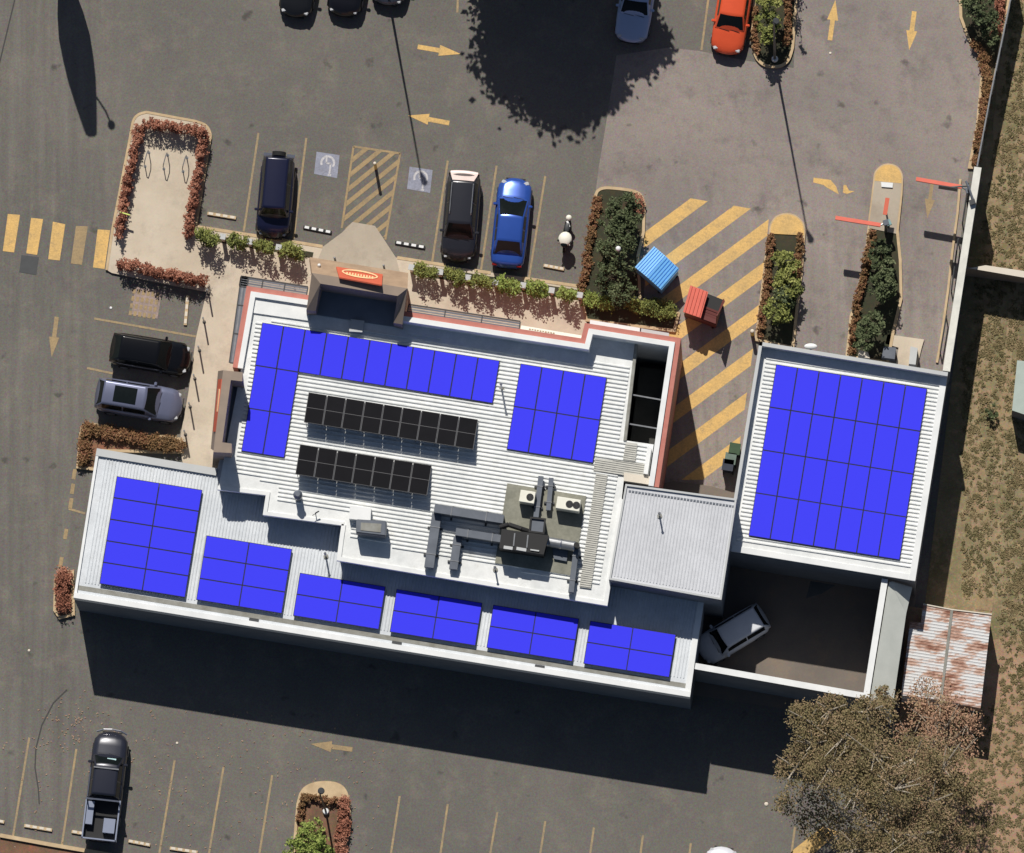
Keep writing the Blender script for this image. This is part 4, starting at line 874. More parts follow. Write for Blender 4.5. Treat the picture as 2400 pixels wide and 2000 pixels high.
bm = bmesh.new(); prism(bm, pp([(2065, 428), (2093, 430), (2092, 441), (2066, 439)], PZ), PZ, PZ + .1); tagobj(obj('kerb_marker', bm, M['white']), 'small white marker block on the concrete island slab', 'marker')
# island bollards with two yellow post
bm = bmesh.new(); prism(bm, pp([(1539, 1137), (1578, 1128), (1668, 1140), (1722, 1156), (1727, 1175), (1540, 1150)], .5), 0, .5); tagobj(obj('loading_ledge', bm, M['yard']), 'low grey concrete ledge between the striped lane and the plant room', 'ledge')
p = W(1763, 776, 1.1); t = thing('safety_post', 'yellow safety post at the corner of the side building', 'post', (p.x, p.y, 0)); bm = bmesh.new(); cyl(bm, (p.x, p.y, 0), (p.x, p.y, 1.1), .1); obj('post', bm, mat('bright_yellow', (232, 196, 96), .5), t); bm = bmesh.new(); ball(bm, (p.x, p.y, 1.1), .1, .4); obj('cap', bm, M['cream'], t)
p = W(879, 386, 1.1); t = thing('safety_post', 'yellow safety post in the hatched shared bay', 'post', (p.x, p.y, 0)); bm = bmesh.new(); cyl(bm, (p.x, p.y, 0), (p.x, p.y, 1.5), .08); obj('post', bm, mat('post_yellow', (222, 196, 120), .5), t); bm = bmesh.new(); ball(bm, (p.x, p.y, 1.5), .08, .4); obj('cap', bm, M['cream'], t)
for i, (x, y) in enumerate([(489, 690), (479, 756), (468, 823), (457, 889), (446, 955), (435, 1020)]):
    p = W(x, y, 0); t = thing('bollard', 'slim dark bollard on the west footpath, %s from the top' % ['first', 'second', 'third', 'fourth', 'fifth', 'sixth'][i], 'bollard', (p.x, p.y, PZ), 0, 'slim bollards along the west footpath')
    bm = bmesh.new(); cyl(bm, (p.x, p.y, PZ), (p.x, p.y, PZ + 1.3), .045, n=10); obj('post', bm, M['steel'], t); bm = bmesh.new(); cyl(bm, (p.x, p.y, PZ), (p.x, p.y, PZ + .03), .09, n=12); obj('base_plate', bm, M['darkmetal'], t)
# bike racks
for i, (x, y) in enumerate([(346, 350), (390, 356), (435, 362)]):
    t = thing('bike_rack', 'thin steel hoop bike rack, %s in the island' % ['left one', 'middle one', 'right one'][i], 'bike rack', W(x, y + 20, PZ), 0, 'steel hoop bike racks')
    a = W(x + 3, y + 8, PZ); b = W(x - 6, y + 40, PZ); bm = bmesh.new(); pts = [a, a + Vector((0, 0, .65)), a.lerp(b, .2) + Vector((0, 0, .85)), a.lerp(b, .8) + Vector((0, 0, .85)), b + Vector((0, 0, .65)), b]; tube(bm, pts, .025, 8); obj('hoop', bm, M['steel'], t)
    for q in (a, b): bm = bmesh.new(); cyl(bm, q, q + Vector((0, 0, .015)), .08, n=12); obj('base_plate', bm, M['steel'], t)
bm = bmesh.new(); box(bm, W(293, 501, .95), (.55, .06, .1), -.3); t_ = tagobj(obj('caution_board', bm, mat('lime', (214, 226, 120), .5)), 'small lime green board stuck in the left red hedge', 'sign')
# lamp posts
def lamp(x, y, h, label, r=.07):
    b = W(x, y, 0); t = thing('lamp_post', label, 'lamp post', (b.x, b.y, 0), 0, 'tall car park lamp posts')
    bm = bmesh.new(); cyl(bm, (b.x, b.y, 0), (b.x, b.y, .35), .2, .15, 12); obj('footing', bm, M['white'], t)
    bm = bmesh.new(); cyl(bm, (b.x, b.y, .35), (b.x, b.y, h), r, r * .6, 12); obj('pole', bm, M['darkmetal'], t)
    bm = bmesh.new(); cyl(bm, (b.x, b.y, h), (b.x + .12, b.y - .02, h + .5), .08, .17, 14); obj('lamp_head', bm, M['duct'], t)
    bm = bmesh.new(); cyl(bm, (b.x + .12, b.y - .02, h + .502), (b.x + .13, b.y - .02, h + .55), .18, .14, 14); obj('lamp_cap', bm, M['darkmetal'], t)
lamp(913, 6, 9.9, 'tall lamp post at the top edge beside the grey car nose'); lamp(1816, 140, 9.9, 'tall lamp post with white footing below the top planted island'); lamp(764, 1903, 8.0, 'lamp post with white footing in the bottom planted island', .055)
p = W(1449, 583, 3.2); t = thing('garden_lamp', 'pale headed lamp rising from the island tree by the blue bin', 'lamp post', (p.x, p.y, 0)); bm = bmesh.new(); cyl(bm, (p.x, p.y, 0), (p.x, p.y, 3.2), .05); obj('pole', bm, M['steel'], t); bm = bmesh.new(); ball(bm, (p.x, p.y, 3.2), .14, .8); obj('globe', bm, M['white'], t)
bm = bmesh.new(); p = W(1440, 590, 0)
# off-frame pylon sign whose leaf shaped shadow falls top left
b = W(148, -62, 0); t = thing('pylon_sign', 'tall leaf shaped pylon sign beyond the top left edge, seen by its shadow', 'sign', (b.x, b.y, 0))
prof = [(0.0, .3), (1.4, .5), (2.4, .68), (3.7, .81), (5, .79), (6.2, .72), (7.7, .53), (8.7, .38), (9.2, .30), (9.35, .16)]
bm = bmesh.new(); L = [bm.verts.new((b.x - w_, b.y + s, z)) for s in (-.12, .12) for z, w_ in prof]; Q = [bm.verts.new((b.x + w_, b.y + s, z)) for s in (-.12, .12) for z, w_ in prof]; n = len(prof)
for k in range(n - 1):
    bm.faces.new((L[k], L[k + 1], Q[k + 1], Q[k])); bm.faces.new((L[n + k], Q[n + k], Q[n + k + 1], L[n + k + 1])); bm.faces.new((L[k], L[n + k], L[n + k + 1], L[k + 1])); bm.faces.new((Q[k], Q[k + 1], Q[n + k + 1], Q[n + k]))
bm.faces.new((L[n - 1], L[2 * n - 1], Q[2 * n - 1], Q[n - 1])); obj('sign_body', bm, M['orange'], t)
bm = bmesh.new(); box(bm, (b.x, b.y, 6.4), (1.2, .3, 1.6)); obj('sign_face', bm, M['white'], t)
bm = bmesh.new(); tube(bm, [(b.x + .6, b.y, 7.2), (b.x + .95, b.y, 8.0), (b.x + 1.1, b.y, 8.7)], .05); ball(bm, (b.x + 1.12, b.y, 8.8), .2); obj('flood_lamp', bm, M['steel'], t)
# ---------------------------------------------------------------- skips (waste bins)
def bin_thing(q, z, m, label, openright=None, inner=None):
    P = pp(q, z); c = sum(P, Vector()) / 4; t = thing('waste_bin', label, 'waste bin', (c.x, c.y, 0), 0, 'large ribbed waste bins')
    ins = [c.lerp(p, .94) for p in P]
    bm = bmesh.new(); prism(bm, [(p.x, p.y) for p in ins], .12, z - .25); obj('bin_body', bm, m, t)
    for a, b in ((0, 1), (1, 2), (2, 3), (3, 0)):
        bm = bmesh.new(); p = ins[a].lerp(ins[b], .1); cyl(bm, (p.x, p.y, .0), (p.x, p.y, .14), .07, n=10); obj('castor', bm, M['rubber'], t)
    return t, P
def lid(P4, z0, z1, m, t, n=6, name='lid'):
    """P4 = a,b,c,d ; slats run from edge ab to edge dc; height z0 on a-d side, z1 on b-c side"""
    a, b, c, d = P4; a = Vector((a.x, a.y, z0)); b = Vector((b.x, b.y, z1)); c = Vector((c.x, c.y, z1)); d = Vector((d.x, d.y, z0)); bm = bmesh.new()
    for k in range(n):
        for s0, s1, h in ((k / n, (k + .62) / n, .05), ((k + .62) / n, (k + 1) / n, 0)):
            v = []
            for s in (s0, s1):
                for u, v_ in ((a, b), (d, c)):
                    p = u.lerp(v_, s); v += [bm.verts.new(p + Vector((0, 0, h))), bm.verts.new(p + Vector((0, 0, -.05)))]
            bm.faces.new((v[0], v[4], v[6], v[2])); bm.faces.new((v[1], v[3], v[7], v[5])); bm.faces.new((v[0], v[1], v[5], v[4])); bm.faces.new((v[2], v[6], v[7], v[3])); bm.faces.new((v[0], v[2], v[3], v[1])); bm.faces.new((v[4], v[5], v[7], v[6]))
    obj(name, bm, m, t)
q = [(1488, 626), (1533, 577), (1592, 630), (1550, 679)]
t, P = bin_thing(q, 1.8, M['bin_blue'], 'bright blue waste bin with closed ribbed lids')
mid1 = P[1].lerp(P[2], .47); mid2 = P[0].lerp(P[3], .47)
lid([P[0], mid2, mid1, P[1]], 1.7, 1.85, M['bin_blue'], t, 6); lid([mid2, P[3], P[2], mid1], 1.85, 1.68, M['bin_blue'], t, 6)
q = [(1601, 731), (1618, 669), (1697, 700), (1679, 760)]
t, P = bin_thing(q, 1.75, M['bin_dark'], 'red ribbed waste bin with its right lid thrown open')
mid1 = P[1].lerp(P[2], .53); mid2 = P[0].lerp(P[3], .53)
lid([P[0], mid2, mid1, P[1]], 1.7, 1.85, M['bin_red'], t, 5)
A = P[2].lerp(P[3], .5); B = mid1.lerp(mid2, .5)
lid([B, mid2, P[3], A][0:1] + [mid2, P[3], A], 1.5, 1.42, M['bin_dark'], t, 4, 'inner_lid')
bm = bmesh.new(); prism(bm, [(p.x, p.y) for p in (mid1.lerp(mid2, .03), P[2].lerp(P[3], .03), A, B)], 1.45, 1.52); obj('bin_opening', bm, M['black'], t)
d = (P[3] - P[2]).normalized(); bm = bmesh.new()
v = [bm.verts.new(p) for p in (Vector((P[2].x, P[2].y, 1.6)), Vector((P[3].x, P[3].y, 1.6)), Vector((P[3].x + .05, P[3].y + .3, 2.5)), Vector((P[2].x + .05, P[2].y - .2, 1.95)))]
bm.faces.new(v); obj('open_lid', bm, M['bin_dark'], t)
m_ = bpy.data.objects['open_lid'].modifiers.new('s', 'SOLIDIFY'); m_.thickness = .04
# wheelie bins
for (x, y, c, l) in ((1706, 1090, (40, 46, 62), 'dark blue wheelie bin at the foot of the striped lane'), (1722, 1052, (50, 78, 50), 'green wheelie bin against the side building wall'), (1712, 1075, (98, 116, 106), 'grey green wheelie bin between the blue and green bins')):
    p = W(x, y, 1.05); t = thing('wheelie_bin', l, 'wheelie bin', (p.x, p.y, 0), 0, 'wheelie bins'); mm = mat('wheelie_' + l[:4].strip(), c, .6)
    bm = bmesh.new(); box(bm, (p.x, p.y, .52), (.5, .5, .92), -ANG); bmesh.ops.scale(bm, vec=(1, 1, 1), verts=bm.verts); obj('bin_body', bm, mm, t)
    bm = bmesh.new(); box(bm, (p.x, p.y, 1.02), (.58, .6, .07), -ANG); obj('lid', bm, mm, t)
    bm = bmesh.new(); box(bm, (p.x, p.y - .32, .98), (.5, .04, .04), -ANG); obj('handle', bm, M['black'], t)
    for s in (-1, 1): bm = bmesh.new(); cyl(bm, (p.x + s * .22, p.y - .27, .1), (p.x + s * .28, p.y - .27, .1), .1, n=12); obj('wheel', bm, M['rubber'], t)
# ---------------------------------------------------------------- roof equipment
def onroof(q, z0, h): return pp(q, z0 + h)
def rbox(name, q, z0, h, m, label, cat, group=None, par=None):
    bm = bmesh.new(); prism(bm, pp(q, z0 + h), z0 + .01, z0 + h); o = obj(name, bm, m, par)
    if par is None: tagobj(o, label, cat, group)
    return o
rbox('plinth', [(1189, 1133), (1374, 1163), (1345, 1350), (1160, 1320)], ZM, .1, M['slab'], 'grey concrete plinth slab carrying the roof machinery', 'plinth')
def grating(q, label, name='roof_walkway'):
    P = pp(q, ZM + .1); t = thing(name, label, 'walkway', P[0], 0, 'grey grating walkways on the restaurant roof')
    bm = bmesh.new(); prism(bm, P, ZM + .075, ZM + .09); obj('deck_sheet', bm, M['grate'], t)
    bm = bmesh.new(); ribs(bm, P, -ANG, .11, .05, .03, .03, ZM + .0905); obj('tread_bars', bm, M['grate'], t)
grating([(1397, 1110), (1424, 1114), (1385, 1380), (1358, 1376)], 'long grey grating walkway running down the right of the roof')
grating([(1395, 1074), (1512, 1088), (1507, 1118), (1391, 1105)], 'short crossing piece of grey grating walkway')
grating([(1467, 1036), (1494, 1040), (1489, 1083), (1460, 1079)], 'short upper piece of grey grating walkway by the service well')
def ac(cx, cy, w_, d_, fans, label):
    z = ZM + .1; h = .75; c = W(cx, cy, z + h); t = thing('air_conditioner', label, 'air conditioner', (c.x, c.y, z), 0, 'cream air conditioner units on the plinth')
    bm = bmesh.new(); box(bm, (c.x, c.y, z + h / 2 + .06), (w_, d_, h), -ANG); bmesh.ops.bevel(bm, geom=bm.edges[:], offset=.02, segments=1, affect='EDGES'); obj('casing', bm, M['acwhite'], t)
    for f in fans:
        fx = c.x + f * math.cos(ANG); fy = c.y - f * math.sin(ANG); zz = z + h + .06
        bm = bmesh.new(); cyl(bm, (fx, fy, zz), (fx, fy, zz + .02), .19, n=22); obj('fan_grille', bm, M['black'], t)
        bm = bmesh.new()
        for k in range(4): box(bm, (fx, fy, zz + .026), (.36, .014, .01), k * math.pi / 4)
        obj('fan_guard', bm, M['darkmetal'], t)
    for sx in (-1, 1): bm = bmesh.new(); box(bm, (c.x + sx * w_ * .4, c.y - sx * w_ * .4 * math.tan(ANG), z + .03), (.06, d_, .06), -ANG); obj('foot_rail', bm, M['steel'], t)
ac(1236, 1165, .78, .62, [.14], 'small cream air conditioner with one round fan'); ac(1332, 1182, 1.22, .62, [.06, .42], 'wide cream air conditioner with two round fans')
def duct(pts, wd, z0, h, label, m='duct', curb=True):
    P = pp(pts, z0 + h); t = thing('roof_duct', label, 'duct', (P[0].x, P[0].y, z0), 0, 'grey sheet metal ducts on the restaurant roof')
    bm = bmesh.new(); strip(bm, P, -wd / 2, wd / 2, z0 + .12, z0 + h); obj('duct_body', bm, M[m], t)
    for a, b in zip(P[:-1], P[1:]):
        for s in (.25, .75):
            q = a.lerp(b, s); d = (b - a); rz = math.atan2(d.y, d.x); bm = bmesh.new(); box(bm, (q.x, q.y, z0 + h * .5 + .05), (.05, wd + .05, h - .06), rz); obj('duct_flange', bm, M['steel'], t)
            bm = bmesh.new(); box(bm, (q.x, q.y, z0 + .06), (.1, wd + .3, .1), rz); obj('support_rail', bm, M['darkmetal'], t)
duct([(1018, 1191), (1180, 1217)], .44, ZM, .95, 'upper horizontal grey duct running to the black cooling unit'); duct([(1024, 1204), (1005, 1330)], .48, ZM, .55, 'left grey duct running down to the roof edge')
duct([(1068, 1246), (1182, 1264)], .38, ZM, .85, 'lower horizontal grey duct beside the cooling unit'); duct([(1073, 1258), (1062, 1334)], .42, ZM, .5, 'second grey duct running down to the roof edge')
duct([(1268, 1116), (1256, 1212)], .27, ZM + .1, .4, 'narrow dark duct right of the small air conditioner'); duct([(1292, 1120), (1285, 1196)], .24, ZM + .1, .4, 'narrow dark duct left of the wide air conditioner')
duct([(1352, 1275), (1338, 1388)], .28, ZM, .5, 'dark duct running down beside the grating walkway')
# black cooling unit
t = thing('cooling_unit', 'black cooling unit with three louvred bays in the roof machinery', 'cooling unit', W(1225, 1270, ZM)); z = ZM + .1
bm = bmesh.new(); prism(bm, pp([(1176, 1240), (1286, 1255), (1274, 1300), (1170, 1284)], z + 1.25), z, z + 1.25); obj('housing', bm, M['black'], t)
for q in ([(1181, 1279), (1202, 1282), (1201, 1289), (1180, 1286)], [(1211, 1282), (1234, 1286), (1233, 1293), (1210, 1289)], [(1243, 1287), (1264, 1290), (1263, 1293), (1243, 1290)]):
    bm = bmesh.new(); prism(bm, pp(q, z + 1.32), z + 1.25, z + 1.32); obj('louvre', bm, M['greycap'], t)
for q in ([(1205, 1250), (1208, 1250), (1205, 1280), (1202, 1280)], [(1236, 1254), (1239, 1254), (1236, 1284), (1233, 1284)]):
    bm = bmesh.new(); prism(bm, pp(q, z + 1.3), z + 1.25, z + 1.3); obj('divider', bm, M['steel'], t)
bm = bmesh.new(); strip(bm, pp([(1244, 1213), (1278, 1217), (1274, 1250), (1241, 1246)], z + 1.2), -.04, .05, z + 1.05, z + 1.2, closed=True); obj('hatch_frame', bm, M['black'], t)
bm = bmesh.new(); prism(bm, pp([(1244, 1213), (1278, 1217), (1274, 1250), (1241, 1246)], z + 1.1), z, z + 1.1); obj('hatch_box', bm, M['duct'], t)
bm = bmesh.new(); tube(bm, [W(1172, 1236, z + .8), W(1192, 1230, z + .9), W(1222, 1240, z + .9), W(1240, 1246, z + .8)], .13, 10); obj('pipe_bundle', bm, M['black'], t)
# galvanised tank
t = thing('galvanised_tank', 'short shiny galvanised cylinder right of the cooling unit', 'tank', W(1318, 1280, ZM))
a = W(1284, 1270, ZM + .55); b = W(1346, 1281, ZM + .55)
bm = bmesh.new(); cyl(bm, a, b, .26, n=24); obj('drum', bm, M['steel'], t, False)
for s in (.0, .5, 1.0): q = a.lerp(b, s); d = (b - a).normalized(); bm = bmesh.new(); cyl(bm, q - d * .03, q + d * .03, .285, n=24); obj('band', bm, M['chrome'], t)
bm = bmesh.new(); prism(bm, pp([(1294, 1282), (1332, 1288), (1328, 1316), (1298, 1310)], ZM + .25), ZM + .01, ZM + .25); obj('base_box', bm, M['duct'], t)
bm = bmesh.new(); cyl(bm, W(1352, 1284, ZM + .1), W(1352, 1284, ZM + .1) + Vector((0, 0, 1.0)), .14); obj('valve_stack', bm, M['black'], t)
# evaporative box and vents
t = thing('roof_cooler', 'grey boxed roof cooler casting a square shadow near the south edge', 'cooler', W(868, 1240, ZM))
bm = bmesh.new(); prism(bm, pp([(835, 1217), (906, 1221), (904, 1257), (834, 1249)], ZM + 1.15), ZM + .2, ZM + 1.15); bmesh.ops.bevel(bm, geom=bm.edges[:], offset=.05, segments=2, affect='EDGES'); obj('casing', bm, M['duct'], t)
bm = bmesh.new(); prism(bm, pp([(846, 1225), (894, 1228), (892, 1248), (845, 1243)], ZM + 1.18), ZM + 1.152, ZM + 1.18); obj('lid_panel', bm, M['gutter'], t)
bm = bmesh.new(); prism(bm, pp([(820, 1185), (870, 1191), (868, 1222), (818, 1216)], ZM + .5), ZM + .05, ZM + .5); obj('air_inlet', bm, M['white'], t)
def vent(x, y, r, h, label, m='duct'):
    p = W(x, y, ZM + h); t = thing('roof_vent', label, 'roof vent', (p.x, p.y, ZM)); bm = bmesh.new(); cyl(bm, (p.x, p.y, ZM), (p.x, p.y, ZM + h), r * .8, n=16); obj('vent_pipe', bm, M['steel'], t)
    bm = bmesh.new(); cyl(bm, (p.x, p.y, ZM + h), (p.x, p.y, ZM + h + r), r, r * .5, n=18); obj('cowl', bm, M[m], t)
vent(698, 1160, .24, .95, 'dark round cowl vent near the lower left roof step')
p = W(740, 1206, ZM); t = thing('roof_antenna', 'small forked antenna on the flat lower left roof apron', 'antenna', p); bm = bmesh.new(); tube(bm, [p, p + Vector((0, 0, .45)), p + Vector((.18, .1, .5))], .025, 6); obj('mast', bm, M['darkmetal'], t); bm = bmesh.new(); tube(bm, [p + Vector((-.15, -.12, .42)), p + Vector((.2, .1, .42))], .02, 6); obj('crossbar', bm, M['darkmetal'], t)
def mast(x, y, z0, h, label):
    b = W(x, y, z0); t = thing('roof_pipe', label, 'roof pipe', b, 0, 'thin upright flue pipes on the roofs'); bm = bmesh.new(); cyl(bm, b, b + Vector((0, 0, h)), .045, n=10); obj('pipe', bm, M['steel'], t)
    bm = bmesh.new(); cyl(bm, b, b + Vector((0, 0, .05)), .13, n=14); obj('flashing_collar', bm, M['gutter'], t); bm = bmesh.new(); cyl(bm, b + Vector((0, 0, h)), b + Vector((0, 0, h + .06)), .075, .03, n=10); obj('cap', bm, M['steel'], t)
mast(1176, 912, ZM, 1.5, 'thin pipe between the two blue panel blocks'); mast(1546, 1210, ZB, .95, 'thin pipe with round collar on the plant room roof'); mast(1161, 1336, ZM, .9, 'thin pipe near the south edge below the ducts'); mast(764, 1305, ZC, 1.1, 'thin pipe on the long building roof beside the second blue block')
rbox('roof_box', [(822, 748), (854, 752), (849, 779), (818, 777)], ZM, .35, M['greycap'], 'small pale box in the shadow behind the entry tower', 'roof box')
# dark solar panels, tilted to the north
ca, sa_ = math.cos(ANG), math.sin(ANG)
def darkrow(tl, n, rowname, w=44.8, h=72):
    for i in range(n):
        x0 = tl[0] + i * w * ca; y0 = tl[1] + i * w * sa_
        a = W(x0, y0, ZM + .16); b = W(x0 + w * ca, y0 + w * sa_, ZM + .16); c = W(x0 + w * ca - h * sa_, y0 + w * sa_ + h * ca, ZM + .86); d = W(x0 - h * sa_, y0 + h * ca, ZM + .86)
        lab = 'black solar panel, %s from the left in the %s tilted row' % (['first', 'second', 'third', 'fourth', 'fifth', 'sixth', 'seventh', 'eighth', 'ninth'][i], rowname)
        ce = (a + b + c + d) / 4; t = thing('solar_panel', lab, 'solar panel', ce, 0, 'black tilted solar panels on the restaurant roof')
        nrm = (b - a).cross(d - a).normalized(); nrm = -nrm if nrm.z < 0 else nrm
        def pt(u, v, o): return a + (b - a) * u + (d - a) * v + nrm * o
        def slab(u0, u1, v0, v1, o0, o1, nm, m):
            bm = bmesh.new(); q = [bm.verts.new(pt(u, v, o)) for o in (o0, o1) for u, v in ((u0, v0), (u1, v0), (u1, v1), (u0, v1))]
            for f in ((0, 3, 2, 1), (4, 5, 6, 7), (0, 1, 5, 4), (1, 2, 6, 5), (2, 3, 7, 6), (3, 0, 4, 7)): bm.faces.new([q[k] for k in f])
            obj(nm, bm, m, t)
        slab(.012, .988, .01, .99, -.035, 0, 'panel_frame', M['frame'])
        slab(.04, .96, .02, .492, .001, .004, 'cell_sheet', M['panelblack']); slab(.04, .96, .508, .98, .001, .004, 'cell_sheet', M['panelblack'])
        bm = bmesh.new()
        for u in (.1, .9):
            q = pt(u, .96, -.04); cyl(bm, (q.x, q.y, ZM + .01), q, .02, n=6)
        obj('support_leg', bm, M['steel'], t)
darkrow((723, 919), 9, 'upper'); darkrow((703, 1041), 7, 'lower')
# blue proposed panels lying just above the roofs
ordn = ['first', 'second', 'third', 'fourth', 'fifth', 'sixth', 'seventh', 'eighth', 'ninth', 'tenth', 'eleventh']
pan_mesh = {}
def bluepanel(tlx, tly, w_, h_, z, label, group):
    lift = .25 if z < 4.7 else .13
    x1 = tlx + w_ * ca; y1 = tly + w_ * sa_; x2 = x1 - h_ * sa_; y2 = y1 + h_ * ca; x3 = tlx - h_ * sa_; y3 = tly + h_ * ca
    P = [W(*q, z + lift) for q in ((tlx, tly), (x1, y1), (x2, y2), (x3, y3))]; c = sum(P, Vector()) / 4
    key = (w_ > h_,)
    t = thing('blue_solar_panel', label, 'solar panel', (c.x, c.y, z + lift - .07), 0, group)
    if key not in pan_mesh:
        Q = [p - c for p in P]
        def mk(f, z0, z1, nm, m):
            bm = bmesh.new(); prism(bm, [(q.x * f[0], q.y * f[0]) for q in Q], z0, z1); bmesh.ops.recalc_face_normals(bm, faces=bm.faces[:]); me = bpy.data.meshes.new(nm); bm.to_mesh(me); bm.free(); me.materials.append(m); return me
        g = .028
        def ins(o):
            A = offs(Q, -o, True); B = offs(Q, o, True); return A if abs(A[0][0]) < abs(B[0][0]) else B
        f = bmesh.new(); prism(f, ins(.004), 0, .055); bmesh.ops.recalc_face_normals(f, faces=f.faces[:]); fm = bpy.data.meshes.new('panel_frame'); f.to_mesh(fm); f.free(); fm.materials.append(M['bluefr'])
        f = bmesh.new(); prism(f, ins(.034), .0555, .062); bmesh.ops.recalc_face_normals(f, faces=f.faces[:]); sm = bpy.data.meshes.new('blue_sheet'); f.to_mesh(sm); f.free(); sm.materials.append(M['blueplate'])
        pan_mesh[key] = (fm, sm)
    for nm, me in zip(('panel_frame', 'blue_sheet'), pan_mesh[key]):
        o = bpy.data.objects.new(nm, me); C.objects.link(o); o.parent = t
def block(tl, cols, rows, w_, h_, z, where, skip=lambda r, c: False):
    for r in range(rows):
        for c in range(cols):
            if skip(r, c): continue
            x = tl[0] + c * w_ * ca - r * h_ * sa_; y = tl[1] + c * w_ * sa_ + r * h_ * ca
            if rows > 3 or cols > 2: l = '%s row, %s from left' % (ordn[r], ordn[c])
            else: l = '%s %s' % (['upper', 'lower'][r] if rows == 2 else ['top', 'middle', 'bottom'][r], ['left', 'right'][c])
            bluepanel(x, y, w_, h_, z, 'blue panel, %s, %s' % (l, where), 'bright blue panels ' + where)
block((1819, 853.7), 7, 4, 51.3, 101.8, ZA + .02, 'on the side building roof')
block((614.1, 755.8), 11, 3, 51.3, 101.8, ZM + .02, 'restaurant roof L shaped block', lambda r, c: r > 0 and c > 1)
block((1219.8, 852.1), 4, 2, 51.3, 101.8, ZM + .02, 'restaurant roof right block')
block((273.5, 1116.1), 2, 5, 101.8, 51.1, ZC, 'leftmost block of the long building')
block((483.8, 1254.8), 2, 3, 101.8, 51.1, ZC, 'six panel block of the long building')
for tl, wh in (((702.9, 1342.5), 'in the first four panel block from the left'), ((929.5, 1380.6), 'in the second four panel block from the left'), ((1156.2, 1417.6), 'in the third four panel block from the left'), ((1383.6, 1454.9), 'in the last four panel block near the yard')):
    block(tl, 2, 2, 101.8, 51.1, ZC, wh)
